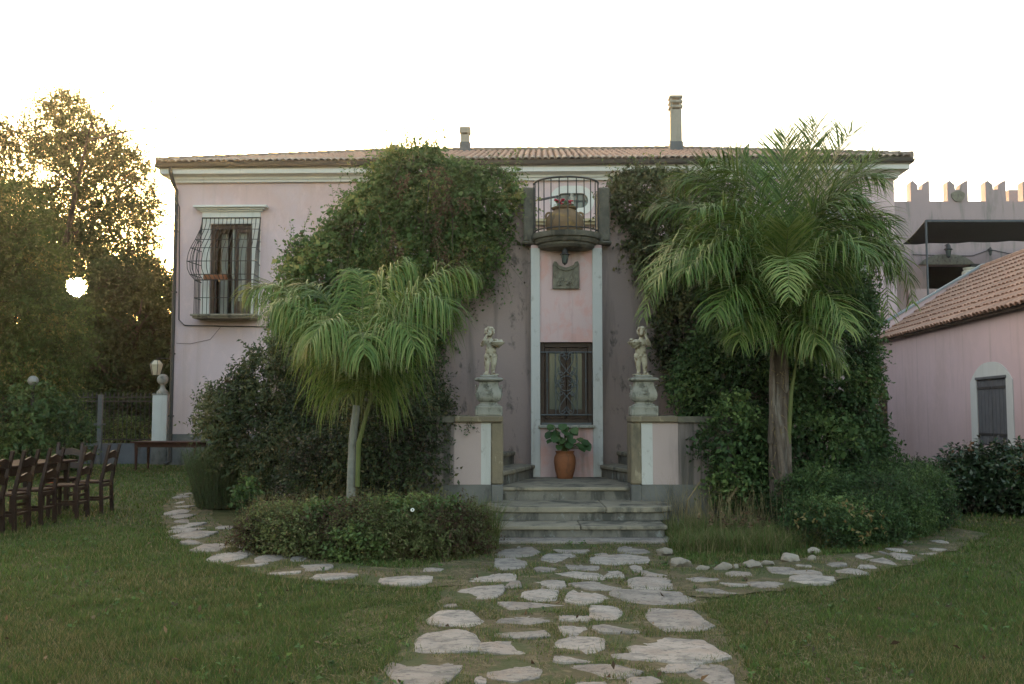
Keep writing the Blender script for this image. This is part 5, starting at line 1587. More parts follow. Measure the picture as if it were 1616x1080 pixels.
foliage('loose_shoots', *sprig_mesh(Pn, np.array([-.3, -.1, .5]) + rng.normal(size=Pn.shape) * .5, .35, 8, .05, .2, stem=.003), l_creep, cr)

ivr = thing('ivy_mound', (3.6, 14.6, 0), 'tall dense mound of dark ivy behind the big palm trunk', 'ivy')
els = [E(1185, 640, 14.3, 95, 110, .9), E(1280, 610, 14.6, 88, 130, .9), E(1322, 545, 14.9, 48, 95, .7), E(1200, 520, 14.8, 90, 100, .8), E(1250, 720, 14.0, 140, 85, .9), E(1322, 690, 14.4, 48, 85, .7), E(1130, 610, 14.5, 55, 80, .6), E(1280, 470, 15.0, 90, 70, .7), E(1150, 730, 14.2, 60, 60, .5), E(1152, 710, 12.95, 32, 85, .25), E(1185, 740, 13.1, 45, 70, .3)]
foliage('foliage', *merge([clumped(els, 11000, 9, .25, .05, sag=.35, aspect=.65, stem=.003, frontal=.4), clumped(els, 1500, 7, .3, .09, rmin=.45, aspect=.7)]), l_ivy, ivr)
Pd, _ = sample_ells([E(1120, 690, 14.0, 30, 35, .2), E(1370, 620, 14.2, 25, 60, .4), E(1240, 560, 13.9, 60, 80, .3)], 170, .3)
foliage('brown_leaves', *sprig_mesh(Pd, rng.normal(size=Pd.shape), .12, 4, .055, .2), l_dry, ivr)
Pn = np.array([tuple(at(x, y, 14.3)) for x, y in ((1362, 660), (1372, 690), (1355, 640), (1375, 700))]); Pn = np.repeat(Pn, 3, 0)
foliage('loose_shoots', *sprig_mesh(Pn, np.array([1.0, -.2, .3]) + rng.normal(size=Pn.shape) * .35, .42, 10, .06, .3, stem=.004, shade=np.full(len(Pn), .5)), l_ivy, ivr)
stems('stem', ivr, [(3.4, 14.5, 0), (4.2, 14.7, 0)], [at(1200, 560, 14.5), at(1300, 560, 14.8), at(1180, 650, 14.2), at(1330, 640, 14.5)], .04)

# ------------------------------------------------------------------ shrubs left of the steps
sb = thing('loose_shrub', at(385, 800, 15.2) * 1.0, 'loose olive-green shrub with pale tips beside the side table', 'shrub')
els = [E(395, 660, 15.3, 55, 48, .6), E(350, 665, 15.4, 28, 38, .4), E(440, 620, 15.4, 55, 65, .6), E(420, 690, 15.1, 70, 50, .6)]
foliage('foliage', *merge([clumped(els, 1500, 9, .30, .07, out=.6, upv=.5, sag=.05, aspect=.45, stem=.003), clumped(els, 300, 6, .25, .08, rmin=.4)]), leafmat('olive_tip_leaf', [(0, (.04, .03, .02)), (.05, (.03, .042, .018)), (.4, (.045, .066, .026)), (.75, (.085, .10, .04)), (1, (.17, .17, .08))], .25), sb)
stems('stem', sb, [tuple(gnd(400, 800)), tuple(gnd(420, 795))], [at(340, 640, 15.3), at(390, 620, 15.3), at(440, 580, 15.4), at(470, 640, 15.2)], .02)

ub = thing('tangled_shrubs', (-2.4, 14.6, 0), 'dark tangled shrubbery behind the slender palm', 'shrub')
els = [E(520, 660, 15.0, 72, 72, .7), E(610, 660, 14.6, 90, 80, .7), E(560, 720, 14.2, 130, 55, .7), E(660, 690, 14.0, 55, 65, .4), E(470, 720, 14.4, 70, 55, .6), E(640, 620, 15.0, 60, 70, .5), E(600, 725, 12.75, 62, 62, .3), E(655, 715, 12.85, 36, 62, .22), E(620, 660, 13.0, 60, 40, .3), E(530, 740, 13.2, 70, 50, .4)]
foliage('foliage', *merge([clumped(els, 6000, 8, .28, .05, sag=.3, aspect=.5, stem=.003, rand=.8), clumped(els, 1100, 6, .3, .07, rmin=.4)]), leafmat('tangle_leaf', [(0, (.05, .038, .026)), (.08, (.024, .034, .016)), (.45, (.034, .05, .02)), (.8, (.055, .075, .028)), (1, (.12, .10, .045))], .25), ub)
stems('stem', ub, [(-2.2, 14.3, 0), (-1.8, 14.2, 0), (-2.8, 14.5, 0)], [at(x, y, 14.3) for x, y in ((520, 600), (600, 640), (660, 650), (640, 700), (480, 660), (700, 690), (690, 720), (570, 610))], .02)
Pn = np.array([tuple(at(x, y, 13.1)) for x, y in ((690, 672), (700, 668), (712, 666), (720, 664), (735, 662), (745, 664), (680, 675), (705, 690), (703, 705), (705, 720), (704, 735), (700, 680))]); Pn = np.repeat(Pn, 3, 0) + rng.normal(size=(36, 3)) * .03
foliage('trailing_shoots', *sprig_mesh(Pn, np.array([.1, -.2, -.7]) + rng.normal(size=Pn.shape) * .4, .16, 7, .035, .2, stem=.002, shade=np.full(36, .35)), l_ivy, ub)

# rosemary clump: upright needled shoots
rs = thing('rosemary_bush', tuple(gnd(352, 818)), 'upright needle-leaved rosemary bush at the bend of the path', 'shrub')
n = 1300
ang = rng.random(n) * 6.283; rr_ = np.sqrt(rng.random(n))
bc = gnd(352, 802)
P = np.stack([bc.x + np.cos(ang) * rr_ * .40, bc.y + np.sin(ang) * rr_ * .42, np.full(n, .02)], 1)
D = np.stack([np.cos(ang) * rr_ * .26, np.sin(ang) * rr_ * .26, np.ones(n)], 1) + rng.normal(size=(n, 3)) * .07
foliage('foliage', *sprig_mesh(P, D, .62 + .36 * rng.random(n), 34, .036, -.0, aspect=.14, spread=.55, stem=.005, shade=.3 + .4 * rng.random(n), sv=.12, curl=.02), l_rose, rs)
sp = thing('leafy_weed', tuple(gnd(385, 822)), 'fresh green leafy weed between the rosemary and the front shrub', 'plant')
foliage('foliage', *clumped([E(390, 775, 12.6, 14, 22, .15)], 50, 7, .13, .06, rmin=.2, zmin=.02, aspect=.55, stem=.003), l_ivy, sp)

# front bed shrub: low mixed pelargonium and grass
fb = thing('front_bed_shrub', tuple(gnd(560, 885)), 'low sprawling flowerbed shrub in front of the slender palm', 'shrub')
els = [E(425, 845, 10.9, 45, 34, .4), E(500, 848, 10.6, 65, 36, .45), E(590, 845, 10.5, 70, 38, .45), E(670, 842, 10.5, 65, 38, .45), E(725, 845, 10.7, 45, 36, .4)]
foliage('foliage', *merge([clumped(els[:3], 3200, 9, .17, .030, sag=.05, aspect=.6, stem=.003, upv=.45, rand=.9), clumped(els[2:], 2200, 9, .22, .032, sag=.1, aspect=.35, stem=.002, upv=.5, rand=.9), clumped(els, 1500, 7, .2, .045, rmin=.3)]), l_shrub, fb)
foliage('green_tuft', *clumped([E(560, 860, 10.1, 40, 24, .22), E(520, 812, 10.6, 45, 14, .3), E(600, 812, 10.5, 60, 16, .3), E(680, 805, 10.5, 50, 16, .3)], 900, 8, .12, .038, aspect=.8, stem=.002, rmin=.5), l_light, fb)
stems('stem', fb, [tuple(gnd(440, 870)), tuple(gnd(560, 880)), tuple(gnd(680, 875))], [at(x, y, 10.4) for x, y in ((400, 820), (450, 815), (520, 815), (580, 820), (640, 815), (700, 815), (740, 825))], .014)
def blades(n, cx, cy, rx, ry, h, w_, lean, shade_lo, shade_hi, seg=3):
    """arching grass leaves"""
    ang = rng.random(n) * 6.283; rr_ = np.sqrt(rng.random(n))
    P = np.stack([cx + np.cos(ang) * rr_ * rx, cy + np.sin(ang) * rr_ * ry, np.zeros(n)], 1)
    la = rng.random(n) * 6.283
    H = h * (.5 + .7 * rng.random(n)); ln = lean * rng.random(n) * H
    dirv = np.stack([np.cos(la), np.sin(la), np.zeros(n)], 1)
    sd = np.stack([-np.sin(la), np.cos(la), np.zeros(n)], 1) * w_
    rows = []
    for k in range(seg + 1):
        u = k / seg
        c = P + dirv * (ln * u ** 1.8)[:, None]; c[:, 2] += H * (u - .25 * u * u * np.clip(ln / H, 0, 1.4))
        rows.append(c - sd * (1 - .85 * u)); rows.append(c + sd * (1 - .85 * u))
    V = np.stack(rows, 1).reshape(-1, 3)
    m = 2 * (seg + 1)
    F = []
    for k in range(seg): F.append(np.stack([np.arange(n) * m + 2 * k, np.arange(n) * m + 2 * k + 1, np.arange(n) * m + 2 * k + 3, np.arange(n) * m + 2 * k + 2], 1))
    S = np.repeat(shade_lo + (shade_hi - shade_lo) * rng.random(n), m)
    return V, np.vstack(F), S
b1, b2 = gnd(735, 868), gnd(690, 862)
foliage('long_grass', *merge([blades(1500, b1.x, b1.y + .15, .36, .4, .52, .0045, 1.0, .05, .95), blades(900, b2.x, b2.y + .3, .6, .4, .45, .004, .8, .1, .9), blades(500, gnd(560, 870).x, gnd(560, 860).y + .4, 1.0, .4, .6, .003, .7, .0, .5), blades(500, gnd(450, 862).x, gnd(450, 862).y + .3, .6, .3, .55, .003, .8, .0, .35), blades(700, b1.x - .3, b1.y + .1, .6, .35, .55, .004, 1.3, .0, .7)]), l_bedgrass, fb)
for x, y in ((651, 805),):
    mb = MB(); p = at(x, y, 10.05 if y > 780 else 10.9)
    for k in range(7): blob(mb, p + Vector((math.cos(k * .9) * .014, math.sin(k * .9) * .008, math.sin(k * .9) * .012)), (.008, .005, .007), n=6, m=4)
    mb.build('white_flower', m_whitepetal, fb, 'W', smooth=True)

# ------------------------------------------------------------------ bed of the big palm
wb = thing('weedy_grass_bed', tuple(gnd(1170, 870)), 'tall unmown grass with dry stalks along the edging rocks', 'grass')
parts_ = []
for (x, y, rx, ry, n, h) in ((1110, 868, .4, .35, 1300, .22), (1180, 868, .5, .35, 1700, .24), (1245, 862, .45, .35, 1300, .25), (1090, 850, .3, .4, 700, .28), (1150, 845, .6, .4, 1000, .28)):
    p = gnd(x, y); parts_.append(blades(n, p.x, p.y, rx, ry, h, .0035, 1.2, .0, 1.0))
foliage('green_blades', *merge(parts_), l_bedgrass, wb)
p = gnd(1150, 846)
foliage('dry_stalks', *merge([blades(260, p.x, p.y + .2, .75, .5, .6, .0042, .5, .0, .2), blades(90, gnd(1080, 845).x, gnd(1080, 845).y + .3, .3, .4, .7, .003, .9, .0, .2)]), l_bedgrass, wb)
Pd, _ = sample_ells([E(1160, 825, 11.4, 75, 12, .4)], 45, .2)
foliage('seed_heads', *sprig_mesh(Pd, np.array([0, 0, 1.0]) + rng.normal(size=Pd.shape) * .3, .05, 5, .03, 0, aspect=.8), l_dry, wb)
MB().tube([gnd(1125, 818) + Vector((0, 0, .0)), at(1150, 790, 12.6), at(1165, 768, 12.7), at(1162, 750, 12.7)], [.02, .018, .014, .01], 6).tube([gnd(1080, 840), at(1085, 790, 12.3), at(1105, 760, 12.4)], [.012, .01, .006], 5).build('dead_branch', m_straw, wb, 'W', smooth=True)

hd = thing('mixed_hedge', tuple(gnd(1370, 860)), 'low bushy hedge with yellowing leaves right of the big palm trunk', 'hedge')
els = [E(1300, 835, 11.3, 55, 38, .45), E(1355, 830, 11.6, 55, 40, .5), E(1400, 812, 12.3, 55, 48, .6), E(1445, 795, 13.0, 45, 48, .6), E(1420, 775, 13.6, 60, 38, .7), E(1330, 800, 12.6, 60, 45, .5), E(1275, 800, 12.5, 50, 50, .4), E(1375, 778, 13.2, 60, 40, .5)]
foliage('foliage', *merge([clumped(els, 6500, 9, .18, .036, sag=.15, aspect=.45, stem=.003, upv=.35, rand=.8), clumped(els, 1800, 7, .2, .05, rmin=.35)]), l_ivy, hd)
Pd, _ = sample_ells([E(1320, 830, 11.1, 75, 40, .4)], 48, .75, .8)
foliage('yellow_leaves', *sprig_mesh(Pd, np.array([0, -.5, .3]) + rng.normal(size=Pd.shape) * .5, .08, 3, .05, .2), leafmat('yellow_leaf', [(0, (.12, .08, .03)), (.5, (.17, .125, .045)), (1, (.20, .17, .07))], .3), hd)
Pn, _ = sample_ells(els[2:4], 900, .8, .5)
foliage('needle_shoots', *sprig_mesh(Pn, np.array([0, 0, 1.0]) + rng.normal(size=Pn.shape) * .3, .2, 16, .03, 0, aspect=.15, stem=.002), l_rose, hd)
stems('stem', hd, [tuple(gnd(1340, 855)), tuple(gnd(1410, 845))], [at(x, y, 12.0) for x, y in ((1300, 790), (1350, 790), (1400, 780), (1440, 780))], .02)

h2 = thing('clipped_hedge', tuple(gnd(1570, 812)), 'clipped dark glossy hedge below the grey shuttered window', 'hedge')
els = [E(1525, 765, 15.1, 42, 46, .5), E(1580, 765, 14.9, 50, 50, .6), E(1640, 765, 14.7, 50, 52, .6), E(1700, 765, 14.6, 50, 52, .6)]
foliage('foliage', *merge([clumped(els, 2300, 8, .20, .075, sag=.1, aspect=.5, stem=.004, upv=.3), clumped(els, 600, 6, .2, .085, rmin=.35)]), l_hedge, h2)
Pn = np.array([tuple(at(x, y, 14.8)) for x, y in ((1530, 715), (1545, 712), (1590, 722), (1605, 715), (1612, 712), (1500, 722), (1580, 715))]); Pn = np.repeat(Pn, 2, 0)
foliage('loose_shoots', *sprig_mesh(Pn, np.array([0, 0, 1.0]) + rng.normal(size=Pn.shape) * .3, .2, 8, .07, .0, stem=.004), l_hedge, h2)

# ------------------------------------------------------------------ edging rocks
def rock(x0, x1, y0, y1, label):
    a, b = gnd(x0, y1), gnd(x1, y1); wd = (b.x - a.x); h = (y1 - y0) * a.y / FPX * .9
    bm = bmesh.new()
    bmesh.ops.create_icosphere(bm, subdivisions=3, radius=1)
    sd = random.random() * 50
    cuts = [(Vector((random.gauss(0, 1), random.gauss(0, 1), random.gauss(0, .8))).normalized(), random.uniform(.5, .82)) for _ in range(12)]
    for v in bm.verts:
        c = v.co
        for d, k in cuts:
            q = c.dot(d)
            if q > k: c -= d * (q - k) * .85
        q = 1 + .09 * math.sin(c.x * 6 + sd) * math.cos(c.z * 5 + sd) + .04 * math.sin(c.y * 13 + c.x * 9 + sd)
        v.co = Vector((c.x * wd * .55 * q, c.y * wd * .5 * q, c.z * h * .62 * q + h * .30))
    me = bpy.data.meshes.new('edging_rock'); bm.to_mesh(me); bm.free()
    me.polygons.foreach_set('use_smooth', np.ones(len(me.polygons), dtype=bool)); me.set_sharp_from_angle(angle=R(38))
    o = link_mesh('edging_rock', me, m_rock, None, Matrix.Translation(((a.x + b.x) / 2, a.y + wd * .3, 0)) @ Matrix.Rotation(random.uniform(-.4, .4), 4, 'Z'))
    prop(o, label, 'rock', 'rocks edging the palm bed')
RK = [((145,250,155,200), 'long grey edging rock nearest the path by the grass bed'), ((335,410,172,215), 'squarish pinkish edging rock in front of the tall grass'),
      ((455,535,165,208), 'pale whitish jagged edging rock beside the squarish one'), ((525,600,165,195), 'low grey edging rock half sunk in the grass'),
      ((610,695,133,180), 'broad tan edging rock near the yellowing hedge'), ((725,762,143,175), 'small round pale edging rock below the larger brown one'),
      ((722,788,112,146), 'larger brown edging rock against the yellowing hedge'), ((265,325,185,215), 'flat brown edging rock between the long and squarish ones'),
      ((92,168,112,152), 'dark broad rock at the end of the lowest step'), ((412,438,178,208), 'tiny grey stone wedged between two edging rocks')]
for (x0, x1, y0, y1), lab in RK: rock(1000 + x0 / 2.623, 1000 + x1 / 2.623, 820 + y0 / 2.623, 820 + y1 / 2.623, lab)

# ------------------------------------------------------------------ palms
def frond(name, parent, ctrl, nl, ll, wl_, droop, shade, tipdry=.4, plum=.9, start=.18, lo=.16, upb=0.0):
    """arching rachis (bezier) with two ranks of drooping leaflets"""
    pts = bez(*ctrl, 46)
    V, F, S, T = [], [], [], []
    for i in range(nl):
        u = start + (1 - start) * (i + random.random() * .6) / nl
        k = min(int(u * 45), 44); f = u * 45 - k
        p = pts[k].lerp(pts[k + 1], f); tg = (pts[k + 1] - pts[k]).normalized()
        sd = tg.cross(Vector((0, 0, 1)))
        if sd.length < .05: sd = tg.cross(Vector((0, -1, 0)))
        sd.normalize(); nu = sd.cross(tg)
        for s_ in (-1, 1):
            fr = math.sin(math.pi * min(1, lo + (.96 - lo) * (u - start) / (1 - start))) ** .7
            L = ll * (fr * .9 + .1) * random.uniform(.8, 1.1)
            fw = .30 + .6 * u + random.uniform(-.35, .35)
            d = (sd * s_ * random.uniform(.8, 1.1) + tg * fw + nu * random.uniform(-.6, .7) * plum + Vector((0, 0, upb))).normalized()
            wv = tg - d * tg.dot(d); wv.normalize()
            b = len(V); c = p.copy(); sg = 5
            dr = droop * random.uniform(.45, 1.5); sh = min(1, max(0, shade + random.gauss(0, .24))); td = random.random() < tipdry
            kink = random.random() < .3
            for j in range(sg + 1):
                w = wl_ * (.55, 1, 1, .85, .55, .1)[j]
                V += [c - wv * w, c + wv * w]; S += [sh, sh]; tt = (0, 0, .1, .3, .62 if td else .3, 1 if td else .45)[j]; T += [tt, tt]
                d = (d + Vector((0, 0, -1)) * dr * (.10 + .12 * j) * (2.2 if kink and j == 2 else 1)).normalized()
                c = c + d * (L / sg)
                wv = (wv - d * wv.dot(d)).normalized()
            for j in range(sg): F.append((b + 2 * j, b + 2 * j + 1, b + 2 * j + 3, b + 2 * j + 2))
    fo = put(name, [tuple(v) for v in V], np.array(F), l_palm, parent, 'W', False, {'shade': S, 'tip': T})
    MB().tube(pts[::3] + [pts[-1]], [.017 * (1 - .8 * k / 15) for k in range(len(pts[::3]) + 1)], 6).build('rachis', m_frondstalk, fo, 'W', smooth=True)
    return fo

# slender young palm
py_ = 12.2
b0 = gnd(552, 820); b0 = Vector((at(553, 760, py_).x, py_, 0))
pa = thing('slender_palm', b0, 'young palm with slim grey trunk and drooping fronds left of the steps', 'palm tree')
ctop = at(563, 640, py_)
MB().tube([b0, at(555, 740, py_), at(557, 690, py_), ctop], [.06, .053, .05, .045], 12).build('trunk', m_palmgrey, pa, 'W', smooth=True)
MB().tube([at(564, 768, py_ - .06), at(566, 700, py_ - .08), at(582, 640, py_ - .15), at(600, 600, py_ - .2)], [.03, .03, .025, .02], 8).build('leaf_base', m_frondstalk, pa, 'W', smooth=True)
A = lambda x, y, d=0: at(x, y, py_ + d)
FL = [  # (base, c1, c2, tip) px and depth offsets, leaflet length, shade
 ((560, 645, 0), (510, 500, .1), (450, 415, .2), (384, 462, .25), .74, .7),
 ((560, 645, 0), (530, 520, -.1), (470, 440, -.3), (425, 490, -.5), .74, .65),
 ((566, 645, 0), (610, 490, 0), (680, 395, 0), (752, 432, .0), .74, .8),
 ((566, 645, 0), (620, 500, -.2), (670, 430, -.4), (715, 490, -.6), .78, .65),
 ((563, 645, 0), (580, 500, .1), (605, 400, .1), (650, 415, .1), .7, .75),
 ((563, 645, 0), (550, 500, .3), (510, 430, .6), (450, 450, .9), .7, .45),
 ((563, 645, 0), (560, 520, -.3), (530, 460, -.8), (490, 540, -1.1), .85, .8),
 ((563, 645, 0), (590, 530, -.3), (625, 460, -.7), (655, 550, -1.0), .85, .7),
 ((563, 645, 0), (580, 520, .3), (640, 430, .7), (710, 440, .9), .7, .4),
 ((563, 645, 0), (570, 550, -.3), (570, 480, -.8), (575, 560, -1.2), .8, .75),
 ((563, 645, 0), (572, 520, .2), (580, 440, .2), (560, 425, .4), .6, .6),
]
for q in FL: frond('frond', pa, [A(*q[0]), A(*q[1]), A(*q[2]), A(*q[3])], 104, q[4] * random.uniform(1.05, 1.35), .0070, random.uniform(1.5, 2.4), q[5], .5, start=.08, lo=.38)

# big palm
qy = 12.7
b1 = Vector((at(1232, 830, qy).x, qy, 0))
pb = thing('big_palm', b1, 'big feathery palm with fibrous brown trunk right of the steps', 'palm tree')
MB().tube([b1 - Vector((0, 0, .02)), at(1234, 800, qy), at(1232, 740, qy), at(1231, 680, qy), at(1229, 610, qy), at(1230, 550, qy), at(1232, 500, qy)], [.17, .155, .14, .135, .125, .11, .08], 16).build('trunk', m_palmtrunk, pb, 'W', smooth=True)
for i, (x0, y0, x1, y1, dd, r_) in enumerate(((1240, 825, 1222, 640, -.12, .055), (1250, 800, 1238, 600, -.10, .045), (1222, 820, 1215, 660, -.05, .05), (1244, 700, 1262, 540, -.12, .032), (1216, 700, 1222, 520, -.08, .04), (1240, 620, 1250, 480, -.1, .035))):
    MB().tube([at(x0, y0, qy + dd), at((x0 + x1) / 2 + random.uniform(-5, 5), (y0 + y1) / 2, qy + dd * 1.25), at(x1, y1, qy + dd * .9)], [r_, r_ * .8, r_ * .3], 8).build('leaf_base', m_palmtrunk if i != 3 else m_frondstalk, pb, 'W', smooth=True)
mb = MB()
for i in range(60):
    y = random.uniform(560, 830); p = at(1232 + random.uniform(-15, 15), y, qy - .13)
    mb.tube([p, p + Vector((random.uniform(-.05, .05), random.uniform(-.05, -.01), random.uniform(-.12, .03)))], [.006, .002], 4)
o = mb.build('fibres', m_straw, pb, 'W'); o['kind'] = 'stuff'
B = lambda x, y, d=0: at(x, y, qy + d)
FB = [  # droop last
 ((1230, 530, 0), (1190, 350, .1), (1090, 310, .1), (1010, 450, .0), .74, .6, .8),
 ((1230, 530, 0), (1180, 400, -.2), (1090, 340, -.4), (1030, 450, -.7), .72, .55, .8),
 ((1230, 520, 0), (1200, 330, .2), (1130, 240, .4), (1060, 290, .8), .72, .45, .6),
 ((1230, 520, 0), (1190, 380, .3), (1110, 290, .7), (1020, 330, 1.0), .7, .35, .7),
 ((1232, 520, 0), (1240, 380, .1), (1265, 270, .2), (1290, 195, .3), .82, .55, .12),
 ((1232, 520, 0), (1260, 370, .1), (1300, 265, .2), (1345, 205, .3), .82, .6, .15),
 ((1232, 520, 0), (1235, 390, .2), (1230, 280, .3), (1240, 215, .4), .78, .5, .15),
 ((1232, 520, 0), (1270, 350, .1), (1330, 250, .2), (1395, 280, .3), .76, .55, .6),
 ((1232, 520, 0), (1290, 390, .0), (1370, 270, .0), (1410, 390, .0), .70, .6, .8),
 ((1232, 520, 0), (1290, 420, -.1), (1380, 330, -.2), (1415, 440, -.3), .66, .65, .9),
 ((1232, 520, 0), (1240, 430, -.4), (1243, 345, -1.1), (1245, 470, -1.6), .50, .9, .5),
 ((1232, 520, 0), (1238, 440, -.3), (1242, 380, -.7), (1244, 360, -.9), .50, .85, .15),
 ((1230, 540, 0), (1200, 470, -.3), (1160, 400, -.7), (1130, 500, -1.0), .72, .5, .8),
 ((1232, 540, 0), (1260, 480, -.3), (1310, 420, -.6), (1335, 520, -.9), .70, .7, .8),
 ((1232, 540, 0), (1220, 470, .3), (1200, 380, .8), (1140, 390, 1.2), .72, .3, .7),
 ((1232, 540, 0), (1250, 430, .3), (1300, 350, .8), (1370, 360, 1.2), .72, .35, .7),
 ((1232, 520, 0), (1220, 380, .1), (1190, 270, .1), (1120, 250, .0), .72, .5, .5),
 ((1232, 560, 0), (1240, 520, -.2), (1270, 470, -.5), (1290, 545, -.8), .66, .7, .9),
 ((1230, 560, 0), (1215, 510, -.2), (1190, 450, -.4), (1165, 540, -.7), .66, .6, .9),
 ((1232, 520, 0), (1250, 380, .0), (1290, 290, -.2), (1360, 310, -.5), .74, .6, .5),
 ((1232, 520, 0), (1225, 400, -.2), (1180, 300, -.5), (1100, 330, -.9), .72, .55, .6),
 ((1232, 520, 0), (1225, 360, .3), (1200, 270, .6), (1160, 255, 1.0), .72, .4, .4),
 ((1232, 520, 0), (1245, 370, .2), (1290, 280, .5), (1360, 260, .8), .76, .45, .4),
 ((1232, 520, 0), (1260, 420, -.3), (1320, 330, -.7), (1375, 410, -1.0), .68, .65, .8),
 ((1230, 530, 0), (1200, 420, -.3), (1130, 360, -.7), (1080, 430, -1.0), .72, .55, .8),
 ((1232, 520, 0), (1270, 400, .4), (1340, 320, .8), (1410, 350, 1.0), .68, .4, .7),
 ((1232, 560, 0), (1250, 530, -.1), (1300, 500, -.2), (1330, 580, -.3), .6, .6, .9),
 ((1232, 520, 0), (1225, 380, .2), (1205, 290, .4), (1165, 240, .6), .75, .5, .25),
 ((1232, 520, 0), (1250, 380, .2), (1320, 290, .4), (1385, 250, .5), .78, .55, .25),
 ((1232, 520, 0), (1215, 380, .3), (1160, 300, .6), (1105, 262, .8), .72, .45, .28),
 ((1232, 510, 0), (1290, 330, .1), (1395, 230, .2), (1402, 500, .2), .55, .7, .5),
 ((1232, 510, 0), (1300, 400, -.1), (1430, 300, -.2), (1440, 480, -.2), .5, .8, .5),
 ((1232, 510, 0), (1200, 400, -.1), (1060, 330, -.2), (1015, 500, -.3), .6, .6, .6),
 ((1232, 520, 0), (1210, 400, -.3), (1150, 330, -.6), (1090, 420, -.8), .75, .55, .7),
]
for i, q in enumerate(FB): frond('frond', pb, [B(*q[0]), B(*q[1]), B(*q[2]), B(*q[3])], 106, q[4] * 1.12, .0078, q[6], q[5], .35 if q[6] > .3 else .1, start=.14, upb=.55 if q[6] < .3 else 0)

# ------------------------------------------------------------------ trees on the left
def near_sun(q, rad=.55):
    for a, b in zip(q, q[1:]):
        for k in range(5):
            c = a.lerp(b, k / 4) - Vector((0, 0, CAM_H))
            if (c - SUN_DIR * c.dot(SUN_DIR)).length < rad: return True
    return False
def limbs(base, spread, h0, h1, n, r0, parent, name='trunk', lean=(0, 0)):
    """forking trunk; returns branch tips"""
    mb = MB(); tips = []
    base = Vector(base)
    fork = base + Vector((lean[0] * .4, lean[1] * .4, h0))
    mb.tube(bez(base, base + Vector((0, 0, h0 * .4)), fork - Vector((0, 0, h0 * .3)), fork, 8), [r0 * (1.15 - .35 * k / 7) for k in range(8)], 10)
    for i in range(n):
        a = 6.283 * i / n + random.uniform(-.3, .3); e = random.uniform(.5, 1)
        tip = fork + Vector((math.cos(a) * spread * e + lean[0], math.sin(a) * spread * e + lean[1], (h1 - h0) * random.uniform(.45, 1)))
        m1 = fork.lerp(tip, .35) + Vector((random.uniform(-.4, .4), random.uniform(-.4, .4), .3)); m2 = fork.lerp(tip, .7) + Vector((0, 0, .3))
        q = bez(fork, m1, m2, tip, 9)
        if near_sun(q): continue
        mb.tube(q, [r0 * .55 * (1 - .85 * k / 8) for k in range(9)], 7); tips.append(tip)
        for j in range(4):
            k = random.randint(3, 7); s0 = q[k]
            t2 = s0 + Vector((random.gauss(0, 1), random.gauss(0, 1), random.uniform(0, 1.3))) * spread * .3
            q2 = bez(s0, s0.lerp(t2, .4) + Vector((0, 0, .15)), s0.lerp(t2, .8), t2, 5)
            if near_sun(q2): continue
            mb.tube(q2, [r0 * .2 * (1 - .8 * z / 4) for z in range(5)], 5); tips.append(t2)
    mb.build(name, m_trunk, parent, 'W', smooth=True)
    return tips
SUNP = np.array(SUN_DIR)
def sungap(V, F, S, rad):
    """leave the gap in the crown through which the low sun shows"""
    c = V[F].mean(1) - np.array([0, 0, CAM_H])
    al = c @ SUNP
    off = np.linalg.norm(c - al[:, None] * SUNP, axis=1)
    return V, F[off > rad * (.8 + .55 * rng.random(len(F)))], S

ty = 39.0
t1 = thing('tall_tree', (at(70, 700, ty).x, ty, 0), 'tall airy tree beyond the fence with the low sun behind it', 'tree')
tips = limbs((at(70, 700, ty).x, ty, 0), 4.6, 5.0, 12.5, 7, .3, t1)
els = [E(100, 330, ty, 62, 45, 1.6), E(30, 330, ty, 55, 60, 1.6), E(165, 300, ty, 52, 52, 1.5), E(205, 370, ty, 42, 55, 1.3), E(120, 245, ty, 55, 35, 1.3), E(40, 225, ty, 45, 40, 1.3), E(165, 230, ty, 38, 28, 1.1), E(98, 172, ty, 34, 26, .9), E(120, 200, ty, 40, 26, 1.0), E(210, 260, ty, 28, 28, 1.0), E(130, 400, ty, 80, 45, 1.6), E(235, 320, ty, 20, 30, .8), E(225, 440, ty, 30, 40, 1.0), E(30, 410, ty, 70, 60, 1.8), E(-40, 350, ty, 60, 90, 1.8), E(-30, 240, ty, 40, 40, 1.3)]
fol = merge([clumped(els, 8500, 10, .75, .125, rmin=.25, sag=.15, aspect=.5, stem=.008, frontal=.0, clump=2.0, out=.5, rand=.7),
             sprig_mesh(np.array([tuple(t) for t in tips for _ in range(18)]) + rng.normal(size=(len(tips) * 18, 3)) * .5, rng.normal(size=(len(tips) * 18, 3)) + np.array([0, 0, .4]), .7, 10, .125, .2, stem=.008)])
foliage('crown', *sungap(*fol, .38), l_tree, t1)
mb = MB()
tw_ = []
for x, y in ((82, 128), (95, 150), (105, 160), (60, 165), (130, 150), (138, 135), (180, 175), (55, 160), (110, 135)):
    a = at(x + random.uniform(-8, 8), y + 70, ty); b = at(x, y, ty + random.uniform(-1, 1))
    mb.tube(bez(a, a.lerp(b, .3), a.lerp(b, .7) + Vector((.1, 0, 0)), b, 6), [.03, .025, .02, .015, .012, .006], 5)
    for k in range(6): tw_.append(tuple(a.lerp(b, .4 + .6 * random.random())))
o = mb.build('twigs', m_trunk, t1, 'W'); o['kind'] = 'stuff'
tw_ = np.array(tw_)
foliage('top_leaves', *sprig_mesh(tw_, rng.normal(size=tw_.shape) + np.array([0, 0, .6]), .55, 7, .14, .1, stem=.006), l_tree, t1)

